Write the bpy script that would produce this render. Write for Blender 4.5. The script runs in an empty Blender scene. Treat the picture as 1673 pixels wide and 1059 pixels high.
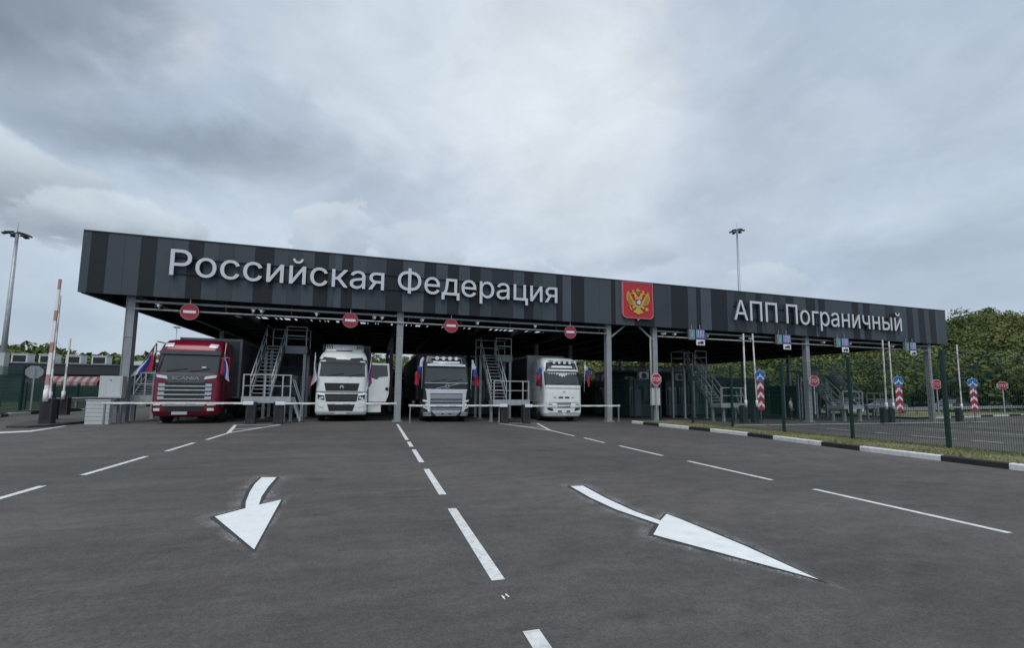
import bpy, math, random
import numpy as np
from mathutils import Vector, Matrix
rnd = random.Random(11)
nrs = np.random.RandomState(5)
SC = bpy.context.scene
COL = SC.collection

# ------------------------------------------------------------------ helpers
GXS = [(-400, .24), (-40, .24), (0, 0), (44, -.50), (50, -.36), (58, -.25), (75, -.1), (400, 0)]
def gz(x):
    for (a, za), (b, zb) in zip(GXS, GXS[1:]):
        if a <= x <= b:
            return za + (zb - za) * (x - a) / (b - a)
    return 0

class MB:
    def __init__(s):
        s.v, s.f, s.m, s.sm = [], [], [], []
    def add(s, vs, fs, m=0, smooth=False):
        o = len(s.v)
        s.v += [tuple(p) for p in vs]
        for f in fs:
            s.f.append(tuple(i + o for i in f)); s.m.append(m); s.sm.append(smooth)
        return s
    def box(s, x0, x1, y0, y1, z0, z1, m=0):
        vs = [(x, y, z) for z in (z0, z1) for y in (y0, y1) for x in (x0, x1)]
        return s.add(vs, [(0, 2, 3, 1), (4, 5, 7, 6), (0, 1, 5, 4), (2, 6, 7, 3), (0, 4, 6, 2), (1, 3, 7, 5)], m)
    def bar(s, p, q, w, h=None, m=0, up=(0, 0, 1)):
        h = h or w
        p, q = Vector(p), Vector(q); d = (q - p).normalized(); up = Vector(up)
        if abs(d.dot(up)) > .98: up = Vector((0, 1, 0))
        a = d.cross(up).normalized(); b = a.cross(d)
        vs = [e + a * (i * w / 2) + b * (j * h / 2) for e in (p, q) for i, j in ((-1, -1), (1, -1), (1, 1), (-1, 1))]
        return s.add(vs, [(3, 2, 1, 0), (4, 5, 6, 7), (0, 1, 5, 4), (1, 2, 6, 5), (2, 3, 7, 6), (3, 0, 4, 7)], m)
    def tube(s, pts, r, n=8, m=0, r2=None):
        pts = [Vector(p) for p in pts]; k = len(pts); vs = []
        for i, p in enumerate(pts):
            d = (pts[min(i + 1, k - 1)] - pts[max(i - 1, 0)]).normalized()
            up = Vector((0, 0, 1)) if abs(d.z) < .9 else Vector((0, 1, 0))
            a = d.cross(up).normalized(); b = a.cross(d)
            rr = r if r2 is None else r + (r2 - r) * i / (k - 1)
            vs += [p + a * (rr * math.cos(t * 2 * math.pi / n)) + b * (rr * math.sin(t * 2 * math.pi / n)) for t in range(n)]
        fs = [(i * n + t, i * n + (t + 1) % n, (i + 1) * n + (t + 1) % n, (i + 1) * n + t) for i in range(k - 1) for t in range(n)]
        s.add(vs, fs, m, True)
        o = len(s.v) - k * n
        s.f += [tuple(o + t for t in reversed(range(n))), tuple(o + (k - 1) * n + t for t in range(n))]
        s.m += [m, m]; s.sm += [False, False]
        return s
    def prism(s, poly, fn, d, m=0, mside=None):
        """poly of 2d points, fn(u,v,t) -> 3d point, t runs 0..d"""
        n = len(poly)
        vs = [fn(u, v, 0) for u, v in poly] + [fn(u, v, d) for u, v in poly]
        s.add(vs, [tuple(reversed(range(n))), tuple(range(n, 2 * n))], m)
        o = len(s.v) - 2 * n
        for i in range(n):
            j = (i + 1) % n
            s.f.append((o + i, o + j, o + n + j, o + n + i)); s.m.append(m if mside is None else mside); s.sm.append(False)
        return s
    def grid(s, fn, nu, nv, m=0, smooth=True):
        vs = [fn(i / nu, j / nv) for j in range(nv + 1) for i in range(nu + 1)]
        fs = [(j * (nu + 1) + i, j * (nu + 1) + i + 1, (j + 1) * (nu + 1) + i + 1, (j + 1) * (nu + 1) + i) for j in range(nv) for i in range(nu)]
        return s.add(vs, fs, m, smooth)
    def loft(s, rings, m=0, smooth=True, cap=True):
        n = len(rings[0]); vs = [p for r in rings for p in r]
        fs = [(i * n + t, i * n + (t + 1) % n, (i + 1) * n + (t + 1) % n, (i + 1) * n + t) for i in range(len(rings) - 1) for t in range(n)]
        s.add(vs, fs, m, smooth)
        if cap:
            o = len(s.v) - len(vs)
            s.f += [tuple(o + t for t in reversed(range(n))), tuple(o + (len(rings) - 1) * n + t for t in range(n))]
            s.m += [m, m]; s.sm += [False, False]
        return s
    def disc(s, c, r, d, n=24, m=0, mside=None, ry=None):
        """disc facing -Y, thickness d towards +Y"""
        ry = ry or r
        poly = [(r * math.cos(t * 2 * math.pi / n), ry * math.sin(t * 2 * math.pi / n)) for t in range(n)]
        return s.prism(poly, lambda u, v, t: (c[0] + u, c[1] + t, c[2] + v), d, m, mside)
    def wheel(s, c, r, w, n=24, m=0):
        prof = [(0, r * .55), (0, r * .9), (w * .12, r), (w * .88, r), (w, r * .9), (w, r * .55)]
        rings = [[(c[0] - w / 2 + px, c[1] + pr * math.cos(t * 2 * math.pi / n), c[2] + pr * math.sin(t * 2 * math.pi / n)) for t in range(n)] for px, pr in prof]
        return s.loft(rings, m, True, True)
    def build(s, name, mats, parent=None, bevel=0, loc=None, recalc=True):
        me = bpy.data.meshes.new(name)
        me.from_pydata(s.v, [], s.f)
        mats = mats if isinstance(mats, (list, tuple)) else [mats]
        for m in mats: me.materials.append(m)
        me.polygons.foreach_set('material_index', s.m)
        me.polygons.foreach_set('use_smooth', s.sm)
        if recalc:
            import bmesh
            bm = bmesh.new(); bm.from_mesh(me); bmesh.ops.recalc_face_normals(bm, faces=bm.faces); bm.to_mesh(me); bm.free()
        me.update()
        o = bpy.data.objects.new(name, me); COL.objects.link(o)
        if parent: o.parent = parent
        if loc is not None: o.location = loc
        if bevel:
            b = o.modifiers.new('bevel', 'BEVEL'); b.width = bevel; b.segments = 2; b.limit_method = 'ANGLE'; b.angle_limit = .7
        return o

def tag(o, label=None, cat=None, group=None, kind=None):
    if label: o['label'] = label
    if cat: o['category'] = cat
    if group: o['group'] = group
    if kind: o['kind'] = kind
    return o
def empty(name, loc, label, cat, group=None, rz=0):
    o = bpy.data.objects.new(name, None); COL.objects.link(o)
    o.location = loc; o.rotation_euler.z = rz; o.empty_display_size = .3
    return tag(o, label, cat, group)
def dup(root, loc, label=None, rz=None, scale=None):
    r = root.copy(); COL.objects.link(r); r.location = loc
    if rz is not None: r.rotation_euler.z = rz
    if scale is not None: r.scale = scale
    if label: r['label'] = label
    for ch in list(root.children):
        c = ch.copy(); COL.objects.link(c); c.parent = r
        for g in list(ch.children):
            d = g.copy(); COL.objects.link(d); d.parent = c
    return r

# ------------------------------------------------------------------ materials
def mat(name, col, rough=.6, metal=0, var=.12, scale=3, bump=0, bscale=40, spec=.5, emit=0, dirt=0):
    m = bpy.data.materials.new(name); m.use_nodes = True
    nt = m.node_tree; b = nt.nodes['Principled BSDF']
    b.inputs['Roughness'].default_value = rough; b.inputs['Metallic'].default_value = metal
    b.inputs['Specular IOR Level'].default_value = spec
    c = (*col, 1)
    b.inputs['Base Color'].default_value = c
    tc = nt.nodes.new('ShaderNodeTexCoord')
    if var:
        n = nt.nodes.new('ShaderNodeTexNoise'); n.inputs['Scale'].default_value = scale; n.inputs['Detail'].default_value = 5
        nt.links.new(tc.outputs['Object'], n.inputs['Vector'])
        r = nt.nodes.new('ShaderNodeMapRange'); r.inputs[1].default_value = .3; r.inputs[2].default_value = .7
        r.inputs[3].default_value = 1 - var; r.inputs[4].default_value = 1 + var
        nt.links.new(n.outputs['Fac'], r.inputs[0])
        x = nt.nodes.new('ShaderNodeVectorMath'); x.operation = 'SCALE'; x.inputs[0].default_value = col
        nt.links.new(r.outputs[0], x.inputs['Scale'])
        last = x.outputs[0]
        if dirt:
            n2 = nt.nodes.new('ShaderNodeTexNoise'); n2.inputs['Scale'].default_value = scale * 2.3; n2.inputs['Detail'].default_value = 8
            mp = nt.nodes.new('ShaderNodeMapping'); mp.inputs['Scale'].default_value = (1, 1, .25)
            nt.links.new(tc.outputs['Object'], mp.inputs[0]); nt.links.new(mp.outputs[0], n2.inputs['Vector'])
            r2 = nt.nodes.new('ShaderNodeMapRange'); r2.inputs[1].default_value = .5; r2.inputs[2].default_value = .75
            r2.inputs[3].default_value = 0; r2.inputs[4].default_value = dirt
            nt.links.new(n2.outputs['Fac'], r2.inputs[0])
            mx = nt.nodes.new('ShaderNodeMix'); mx.data_type = 'RGBA'
            nt.links.new(r2.outputs[0], mx.inputs[0]); nt.links.new(last, mx.inputs[6]); mx.inputs[7].default_value = (.09, .08, .07, 1)
            last = mx.outputs[2]
        nt.links.new(last, b.inputs['Base Color'])
        rr = nt.nodes.new('ShaderNodeMapRange'); rr.inputs[3].default_value = max(0, rough - .08); rr.inputs[4].default_value = min(1, rough + .08)
        nt.links.new(n.outputs['Fac'], rr.inputs[0]); nt.links.new(rr.outputs[0], b.inputs['Roughness'])
    if bump:
        n = nt.nodes.new('ShaderNodeTexNoise'); n.inputs['Scale'].default_value = bscale; n.inputs['Detail'].default_value = 6
        nt.links.new(tc.outputs['Object'], n.inputs['Vector'])
        bp = nt.nodes.new('ShaderNodeBump'); bp.inputs['Strength'].default_value = bump; bp.inputs['Distance'].default_value = .02
        nt.links.new(n.outputs['Fac'], bp.inputs['Height']); nt.links.new(bp.outputs[0], b.inputs['Normal'])
    if emit:
        b.inputs['Emission Color'].default_value = c; b.inputs['Emission Strength'].default_value = emit
    return m

def asphalt_mat():
    m = bpy.data.materials.new('asphalt'); m.use_nodes = True
    nt = m.node_tree; N = nt.nodes.new; L = nt.links.new; b = nt.nodes['Principled BSDF']
    tc = N('ShaderNodeTexCoord')
    def noise(scale, detail, mscale=(1, 1, 1), rough=.55):
        mp = N('ShaderNodeMapping'); mp.inputs['Scale'].default_value = mscale
        L(tc.outputs['Object'], mp.inputs[0])
        n = N('ShaderNodeTexNoise'); n.inputs['Scale'].default_value = scale; n.inputs['Detail'].default_value = detail; n.inputs['Roughness'].default_value = rough
        L(mp.outputs[0], n.inputs['Vector']); return n.outputs['Fac']
    def rng(x, a, b_, c, d):
        r = N('ShaderNodeMapRange'); r.inputs[1].default_value = a; r.inputs[2].default_value = b_; r.inputs[3].default_value = c; r.inputs[4].default_value = d
        L(x, r.inputs[0]); return r.outputs[0]
    def mul(x, y):
        q = N('ShaderNodeMath'); q.operation = 'MULTIPLY'; L(x, q.inputs[0]); L(y, q.inputs[1]); return q.outputs[0]
    big = rng(noise(.16, 5), .32, .68, .80, 1.16)
    streak = rng(noise(.55, 7, (.28, 1.9, 1), .66), .32, .70, .85, 1.15)
    lane = rng(noise(.45, 3, (1.3, .05, 1)), .3, .7, .93, 1.07)
    patch = rng(noise(2.4, 9, (.7, 1.4, 1), .72), .34, .68, .80, 1.16)
    grain = rng(noise(48, 5, (1, 1, 1), .7), .28, .72, .68, 1.32)
    mid = rng(noise(13, 7, (1, 1, 1), .7), .3, .7, .86, 1.14)
    v = N('ShaderNodeTexVoronoi'); v.inputs['Scale'].default_value = 85; L(tc.outputs['Object'], v.inputs['Vector'])
    stone = rng(v.outputs['Distance'], 0, .55, 1.16, .9)
    dark = rng(noise(.9, 8, (.8, 1.2, 1), .72), .57, .72, 1, .66)
    f = mul(mul(mul(big, streak), mul(lane, patch)), mul(mul(mul(grain, mid), stone), dark))
    mx = N('ShaderNodeMix'); mx.data_type = 'RGBA'
    L(rng(noise(.25, 4), .38, .62, 0, 1), mx.inputs[0]); mx.inputs[6].default_value = (.116, .104, .096, 1); mx.inputs[7].default_value = (.101, .098, .094, 1)
    sc = N('ShaderNodeVectorMath'); sc.operation = 'SCALE'; L(mx.outputs[2], sc.inputs[0]); L(f, sc.inputs['Scale'])
    # a few dust specks of pale grit
    sp = rng(noise(9, 6, (1, 1, 1), .75), .69, .76, 0, .6)
    mx2 = N('ShaderNodeMix'); mx2.data_type = 'RGBA'; L(sp, mx2.inputs[0]); L(sc.outputs[0], mx2.inputs[6]); mx2.inputs[7].default_value = (.22, .21, .20, 1)
    L(mx2.outputs[2], b.inputs['Base Color'])
    L(rng(noise(.6, 5), .3, .7, .72, .92), b.inputs['Roughness'])
    b.inputs['Specular IOR Level'].default_value = .35
    bp = N('ShaderNodeBump'); bp.inputs['Strength'].default_value = .35; bp.inputs['Distance'].default_value = .006
    L(noise(70, 4), bp.inputs['Height']); L(bp.outputs[0], b.inputs['Normal'])
    return m

M = {}
M['asphalt'] = asphalt_mat()
M['line'] = mat('marking_paint', (.74, .745, .73), .6, var=.12, scale=7, bump=.15, bscale=60, dirt=.42)
M['line_new'] = mat('fresh_marking_paint', (.86, .88, .87), .5, var=.05, scale=5, bump=.12, bscale=60, dirt=.10)
M['primer'] = mat('marking_primer', (.045, .046, .048), .75, var=.15, scale=14)
M['kerb_white'] = mat('kerb_white', (.72, .72, .71), .7, var=.08, scale=4, bump=.2, bscale=30, dirt=.35)
M['kerb_black'] = mat('kerb_black', (.022, .023, .025), .7, var=.25, scale=4, bump=.2, bscale=30)
M['concrete'] = mat('concrete', (.30, .29, .27), .85, var=.15, scale=3, bump=.3, bscale=30)
M['concrete_dark'] = mat('concrete_dark', (.05, .05, .05), .85, var=.2, scale=3)
M['soil'] = mat('soil_turf', (.19, .18, .09), .95, var=.35, scale=5, bump=.5, bscale=30)
M['grass_a'] = mat('grass_yellow', (.25, .235, .11), .8, var=.2, scale=2)
M['grass_b'] = mat('grass_green', (.165, .185, .075), .8, var=.2, scale=2)
for i, c in enumerate([(.058, .072, .086), (.0145, .019, .0245), (.046, .057, .069), (.028, .035, .043), (.070, .084, .101)]):
    M['panel%d' % i] = mat('fascia_panel_%s' % 'abcde'[i], c, .46, 0, var=.09, scale=.5, spec=.3, bump=.04, bscale=1.2)
M['seam'] = mat('panel_seam', (.012, .013, .015), .7, var=.1)
M['deck'] = mat('roof_deck', (.012, .013, .016), .8, var=.2)
M['beam'] = mat('beam_paint', (.035, .038, .044), .5, var=.15)
M['galv'] = mat('galvanised_steel', (.40, .43, .45), .45, .35, var=.12, scale=5, dirt=.2)
M['galv_dull'] = mat('galvanised_dull', (.24, .265, .28), .5, .3, var=.15, scale=4)
M['column'] = mat('column_paint', (.29, .315, .33), .5, .1, var=.07, scale=2, dirt=.2)
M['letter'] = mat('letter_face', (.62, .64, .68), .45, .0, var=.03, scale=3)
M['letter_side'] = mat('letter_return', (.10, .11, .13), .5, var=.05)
M['red'] = mat('shield_red', (.47, .018, .028), .4, var=.06, scale=2)
M['red_edge'] = mat('shield_rim', (.62, .25, .30), .4, var=.05)
M['gold'] = mat('emblem_gold', (.60, .40, .07), .4, .25, var=.12, scale=8)
M['gold_dark'] = mat('emblem_ochre', (.32, .20, .025), .5, .1, var=.15, scale=8)
M['violet'] = mat('emblem_violet', (.16, .05, .13), .5, var=.1)
M['white'] = mat('white_enamel', (.74, .76, .77), .35, var=.04, scale=3)
M['sign_red'] = mat('sign_red', (.30, .022, .045), .4, var=.05)
M['sign_rim'] = mat('sign_rim', (.46, .22, .25), .4, var=.05)
M['sign_white'] = mat('sign_white', (.72, .72, .74), .4, var=.04)
M['sign_blue'] = mat('sign_blue', (.02, .15, .45), .4, var=.05)
M['sign_navy'] = mat('sign_navy', (.035, .075, .27), .4, var=.05)
M['black'] = mat('black_paint', (.012, .012, .014), .5, var=.1)
M['lamp_green'] = mat('signal_green', (.04, .40, .30), .4, var=0, emit=.2)
M['rubber'] = mat('tyre_rubber', (.016, .016, .017), .85, var=.2)
M['rim'] = mat('wheel_rim', (.32, .33, .34), .4, .6, var=.1)
M['chassis'] = mat('chassis', (.012, .012, .013), .7, var=.2)
M['housing'] = mat('barrier_housing', (.026, .030, .038), .45, var=.1, scale=4)
M['boom_white'] = mat('boom_white', (.80, .81, .81), .45, var=.05)
M['boom_red'] = mat('boom_red', (.48, .25, .24), .5, var=.08)
M['boom_pale'] = mat('boom_faded_red', (.60, .50, .49), .5, var=.08)
M['cabinet'] = mat('cabinet_white', (.52, .55, .55), .5, var=.05, scale=2, dirt=.2)
M['fence'] = mat('fence_green', (.010, .058, .052), .5, var=.15)
M['fence_post'] = mat('fence_post_green', (.006, .034, .031), .5, var=.15)
M['glass'] = mat('vehicle_glass', (.028, .034, .036), .08, 0, var=.1, scale=1.2, spec=.9)
M['window'] = mat('booth_glass', (.016, .036, .038), .1, 0, var=.2, scale=.7, spec=.8)
M['booth'] = mat('booth_cladding', (.03, .056, .062), .5, var=.12)
M['booth_trim'] = mat('booth_trim', (.11, .13, .14), .5, var=.1)
M['unit_white'] = mat('aircon_white', (.58, .62, .63), .5, var=.08)
M['wall_dark'] = mat('building_cladding', (.030, .034, .042), .6, var=.12, scale=1)
M['awn_red'] = mat('awning_red', (.25, .085, .08), .8, var=.1)
M['awn_white'] = mat('awning_white', (.33, .29, .30), .8, var=.1)
M['tent'] = mat('tent_white', (.66, .70, .72), .6, var=.04)
M['chrome'] = mat('silver_trim', (.46, .48, .50), .25, .55, var=.08, scale=6)
M['silver'] = mat('silver_paint', (.60, .63, .67), .3, .3, var=.1, scale=4)
M['grille_grey'] = mat('grille_grey', (.27, .29, .31), .35, .4, var=.15, scale=9)
M['p_red'] = mat('truck_red', (.18, .006, .024), .22, .15, var=.08, scale=2, spec=.6)
M['p_white'] = mat('truck_white', (.78, .82, .80), .28, 0, var=.05, scale=2, spec=.5, dirt=.08)
M['p_black'] = mat('truck_black', (.012, .015, .022), .25, 0, var=.15, scale=2, spec=.5)
M['p_grey'] = mat('truck_grey', (.085, .09, .095), .4, 0, var=.1)
M['trim'] = mat('black_trim', (.016, .017, .018), .5, var=.15)
M['lens'] = mat('lamp_lens', (.70, .72, .74), .12, 0, var=.1, scale=14, spec=.8)
M['tarp_dark'] = mat('trailer_tarp_dark', (.034, .037, .046), .55, var=.15, scale=1.5)
M['tarp_grey'] = mat('trailer_grey', (.085, .095, .105), .5, var=.12, scale=1.5)
M['tarp_green'] = mat('trailer_olive', (.045, .052, .048), .55, var=.15, scale=1.5)
M['tarp_pale'] = mat('trailer_pale', (.30, .32, .33), .5, var=.1, scale=1.5)
M['plate'] = mat('plate_white', (.55, .56, .57), .4, var=.15, scale=20)
M['f_white'] = mat('flag_white', (.58, .59, .70), .85, var=.05)
M['f_blue'] = mat('flag_blue', (.03, .06, .26), .85, var=.08)
M['f_red'] = mat('flag_red', (.36, .016, .05), .85, var=.08)
M['skin'] = mat('skin', (.42, .24, .17), .6, var=.05)
M['hair'] = mat('hair', (.018, .014, .012), .6, var=.1)
M['shirt'] = mat('shirt_white', (.66, .68, .74), .8, var=.05)
M['trousers'] = mat('trousers_dark', (.016, .017, .022), .85, var=.1)
M['bark'] = mat('bark', (.075, .06, .045), .9, var=.3)
for i, c in enumerate([(.098, .128, .038), (.135, .160, .046), (.070, .096, .034), (.165, .185, .058)]):
    M['leaf%d' % i] = mat('foliage_%s' % 'abcd'[i], c, .7, var=.25, scale=.25, spec=.25)
M['hill'] = mat('hill_turf', (.045, .065, .022), .95, var=.4, scale=.08, bump=.6, bscale=.6)
M['orange'] = mat('marker_lamp', (.5, .5, .5), .3, var=0)

from mathutils.geometry import interpolate_bezier, delaunay_2d_cdt
def contours(txt, bold=0):
    """outlines of a text as groups of one outer ring with its holes, plus total bounds"""
    cu = bpy.data.curves.new('t', 'FONT'); cu.body = txt; cu.size = 1
    o = bpy.data.objects.new('t', cu); COL.objects.link(o)
    dg = bpy.context.evaluated_depsgraph_get(); dg.update()
    cv = o.to_curve(dg); rings = []
    for sp in cv.splines:
        bp = sp.bezier_points; n = len(bp); r = []
        for i in range(n):
            p, q = bp[i], bp[(i + 1) % n]
            straight = (p.handle_right - p.co).cross(q.co - p.co).length < 1e-6 and (q.handle_left - q.co).cross(q.co - p.co).length < 1e-6
            r += [(v.x, v.y) for v in interpolate_bezier(p.co, p.handle_right, q.handle_left, q.co, 2 if straight else 7)[:-1]]
        d = []
        for v in r:
            if not d or abs(v[0] - d[-1][0]) + abs(v[1] - d[-1][1]) > 1e-5: d.append(v)
        if len(d) > 2: rings.append(d)
    o.to_curve_clear(); bpy.data.objects.remove(o); bpy.data.curves.remove(cu)
    if not rings: return [], (0, 0, 0, 0)
    if bold:
        ar = lambda r: sum(r[i - 1][0] * r[i][1] - r[i][0] * r[i - 1][1] for i in range(len(r)))
        sg = 1 if ar(max(rings, key=lambda r: abs(ar(r)))) > 0 else -1; out_ = []
        for r in rings:
            q = []
            for i in range(len(r)):
                p0, p1, p2 = Vector(r[i - 1]), Vector(r[i]), Vector(r[(i + 1) % len(r)]); d1, d2 = (p1 - p0).normalized(), (p2 - p1).normalized()
                n1 = Vector((d1.y, -d1.x)); nn = n1 + Vector((d2.y, -d2.x)); nn = nn.normalized() if nn.length > .05 else n1
                q.append(tuple(p1 + nn * (sg * bold / max(.5, nn.dot(n1)))))
            out_.append(q)
        rings = out_
    P = [p for r in rings for p in r]; X = [p[0] for p in P]; Y = [p[1] for p in P]
    return rings, (min(X), max(X), min(Y), max(Y))
def winding(p, rings):
    w = 0
    for r in rings:
        for i in range(len(r)):
            (x1, y1), (x2, y2) = r[i - 1], r[i]
            if (y1 > p[1]) != (y2 > p[1]) and p[0] < (x2 - x1) * (p[1] - y1) / (y2 - y1) + x1: w += 1 if y2 > y1 else -1
    return w
def text_solid(m, rings, fn, th, k=0, ks=1):
    """triangulate all outlines together, keep the filled triangles, extrude"""
    pts, edges = [], []
    for r in rings:
        o = len(pts); pts += [Vector(p) for p in r]; edges += [(o + i, o + (i + 1) % len(r)) for i in range(len(r))]
    V, E_, F, _, _, _ = delaunay_2d_cdt(pts, edges, [], 0, 1e-5)
    F = [f for f in F if winding(sum((V[i] for i in f), Vector((0, 0))) / len(f), rings) != 0]
    cnt = {}
    for f in F:
        for i in range(len(f)):
            e = (f[i], f[(i + 1) % len(f)]); cnt[e] = 1
    n = len(V); base = len(m.v)
    m.add([fn(v.x, v.y, th) for v in V] + [fn(v.x, v.y, 0) for v in V], [tuple(f) for f in F] + [tuple(n + i for i in reversed(f)) for f in F], k)
    for e in cnt:
        if (e[1], e[0]) not in cnt:
            m.f.append((base + e[0], base + e[1], base + n + e[1], base + n + e[0])); m.m.append(ks); m.sm.append(False)
    return m
def flat_text(name, txt, cx, y, cz, w, h, mt, parent, thick=.012):
    g_, (x0, x1, y0, y1) = contours(txt)
    m = MB(); text_solid(m, g_, lambda x, yy, t: (cx - w / 2 + (x - x0) / (x1 - x0) * w, y - t, cz - h / 2 + (yy - y0) / (y1 - y0) * h), thick, 0, 0)
    return m.build(name, mt, parent)

# ------------------------------------------------------------------ ground and markings
xs = [a for a, _ in GXS]; xs[0] = -900; xs[-1] = 1200
g = MB(); n = len(xs); ys = [-80, 0, 40, 120, 900]
g.add([(x, y, gz(max(-399, min(399, x)))) for y in ys for x in xs], [(j * n + i, j * n + i + 1, (j + 1) * n + i + 1, (j + 1) * n + i) for j in range(len(ys) - 1) for i in range(n - 1)])
tag(g.build('ground', M['asphalt'], recalc=False), kind='structure')

def sheet(name, polys, mt, lift=.004):
    b = MB()
    for p in polys:
        # keep the counter-clockwise side up
        ar = sum(p[i][0] * p[(i + 1) % len(p)][1] - p[(i + 1) % len(p)][0] * p[i][1] for i in range(len(p)))
        if ar < 0: p = p[::-1]
        b.add([(x, y, gz(x) + lift) for x, y in p], [tuple(range(len(p)))])
    return tag(b.build(name, mt, recalc=False), kind='structure')
def stripe(p, q, w):
    p, q = Vector(p), Vector(q); d = (q - p).normalized(); a = Vector((-d.y, d.x)) * w / 2
    return [tuple(p - a), tuple(q - a), tuple(q + a), tuple(p + a)]
for y0, y1 in [(1.2, 2.9), (3.72, 6.11), (6.96, 9.33), (10.24, 12.55), (13.2, 14.55), (15.1, 22.6)]:
    sheet('lane_dash', [stripe((1.035 + .002 * y0, y0), (1.03 + .003 * y1, y1), .115)], M['line'])
sheet('paint_dab', [[(.985, 3.40), (1.0, 3.36), (1.005, 3.42), (.99, 3.45)], [(1.02, 3.44), (1.035, 3.39), (1.045, 3.41), (1.03, 3.47)]], M['line'])
for y0, y1 in [(6.4, 9.0), (9.95, 12.38), (13.28, 15.22), (16.1, 18.45)]:
    sheet('lane_dash', [stripe((-4.90 - .003 * y0, y0), (-4.90 - .006 * y1, y1), .11)], M['line'])
for y0, y1 in [(1.2, 2.6), (3.5, 6.03), (6.87, 9.34), (10.31, 12.6), (13.47, 15.13), (15.85, 18.6)]:
    sheet('lane_dash', [stripe((7.37 + .004 * y0, y0), (7.37 + .008 * y1, y1), .11)], M['line'])
def tri(pts, bars):
    out = []
    for a, b in zip(pts, pts[1:] + pts[:1]): out.append(stripe(a, b, .13))
    return out + [stripe(a, b, .13) for a, b in bars]
h1 = tri([(-5.02, 18.5), (-5.89, 22.66), (-4.08, 22.6)], [((-5.35, 20.1), (-4.42, 21.1))])
h2 = tri([(7.5, 18.5), (6.44, 23.2), (8.62, 23.2)], [((6.9, 21.2), (7.9, 20.3))])
for hh in (h1, h2):
    for k, p in enumerate(hh): sheet('hatch_marking', [p], M['line'], .004 + .0006 * k)
LA = [(-1.88, 9.02), (-1.63, 8.96), (-1.59, 8.13), (-1.53, 7.41), (-1.45, 6.89), (-1.22, 7.13), (-1.07, 5.00), (-1.82, 6.39), (-1.57, 6.73), (-1.66, 7.11), (-1.77, 7.77), (-1.85, 8.42)]
RA = [(3.26, 7.12), (3.49, 7.11), (3.42, 6.19), (3.42, 5.42), (3.49, 4.93), (3.77, 5.19), (3.79, 4.92), (3.79, 3.88), (3.73, 3.03), (3.20, 4.16), (3.06, 4.46), (3.38, 4.80), (3.33, 5.03), (3.22, 5.54), (3.20, 6.28)]
def splat_mat():
    m = bpy.data.materials.new('overspray'); m.use_nodes = True; nt = m.node_tree; N = nt.nodes.new; L = nt.links.new
    b = nt.nodes['Principled BSDF']; b.inputs['Base Color'].default_value = (.5, .5, .5, 1); b.inputs['Roughness'].default_value = .8
    tc = N('ShaderNodeTexCoord'); n1 = N('ShaderNodeTexNoise'); n1.inputs['Scale'].default_value = 3.2; n1.inputs['Detail'].default_value = 3
    n2 = N('ShaderNodeTexNoise'); n2.inputs['Scale'].default_value = 45; n2.inputs['Detail'].default_value = 6; n2.inputs['Roughness'].default_value = .75
    L(tc.outputs['Object'], n1.inputs['Vector']); L(tc.outputs['Object'], n2.inputs['Vector'])
    r1 = N('ShaderNodeMapRange'); r1.inputs[1].default_value = .34; r1.inputs[2].default_value = .62
    r2 = N('ShaderNodeMapRange'); r2.inputs[1].default_value = .45; r2.inputs[2].default_value = .62
    L(n1.outputs['Fac'], r1.inputs[0]); L(n2.outputs['Fac'], r2.inputs[0])
    q = N('ShaderNodeMath'); q.operation = 'MULTIPLY'; L(r1.outputs[0], q.inputs[0]); L(r2.outputs[0], q.inputs[1])
    at = N('ShaderNodeAttribute'); at.attribute_name = 'dust'; q2 = N('ShaderNodeMath'); q2.operation = 'MULTIPLY'; L(q.outputs[0], q2.inputs[0]); L(at.outputs['Fac'], q2.inputs[1])
    L(q2.outputs[0], b.inputs['Alpha']); return m
M['splat'] = splat_mat()
def band(poly, w0, w1):
    ar = sum(poly[i][0] * poly[(i + 1) % len(poly)][1] - poly[(i + 1) % len(poly)][0] * poly[i][1] for i in range(len(poly)))
    sg = 1 if ar > 0 else -1; out = []
    def off(w):
        r = []
        for i in range(len(poly)):
            p0, p1, p2 = Vector(poly[i - 1]), Vector(poly[i]), Vector(poly[(i + 1) % len(poly)])
            d1, d2 = (p1 - p0).normalized(), (p2 - p1).normalized()
            n1, n2 = Vector((d1.y, -d1.x)) * sg, Vector((d2.y, -d2.x)) * sg
            b = (n1 + n2); l = b.length
            b = b / l if l > .05 else n1
            r.append(p1 + b * (w / max(.72, b.dot(n1))))
        return r
    a, b = off(w0), off(w1)
    return [[tuple(a[i]), tuple(a[(i + 1) % len(a)]), tuple(b[(i + 1) % len(a)]), tuple(b[i])] for i in range(len(a))]
for P in (LA, RA):
    sheet('arrow_marking', [P], M['line_new'], .008)
    sheet('arrow_primer', band(P, 0, .055), M['primer'], .004)
    o_ = sheet('paint_overspray', band(P, .055, .24), M['splat'], .003)
    at_ = o_.data.attributes.new('dust', 'FLOAT', 'POINT'); sg_ = sum(P[i][0] * P[(i + 1) % len(P)][1] - P[(i + 1) % len(P)][0] * P[i][1] for i in range(len(P)))
    inner = {(round(x, 4), round(y, 4)) for q in band(P, .055, .24) for x, y in q[:2]}
    for i_, v_ in enumerate(o_.data.vertices): at_.data[i_].value = .9 if (round(v_.co.x, 4), round(v_.co.y, 4)) in inner else 0
sheet('edge_line', [[(-16, 17.4), (-12.6, 18.55), (-11.42, 19.84), (-11.75, 21.84), (-12.0, 22.84), (-12.06, 22.8), (-11.88, 21.84), (-11.75, 20.4), (-12.5, 19.6), (-16, 18.6)]], M['line'])
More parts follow.
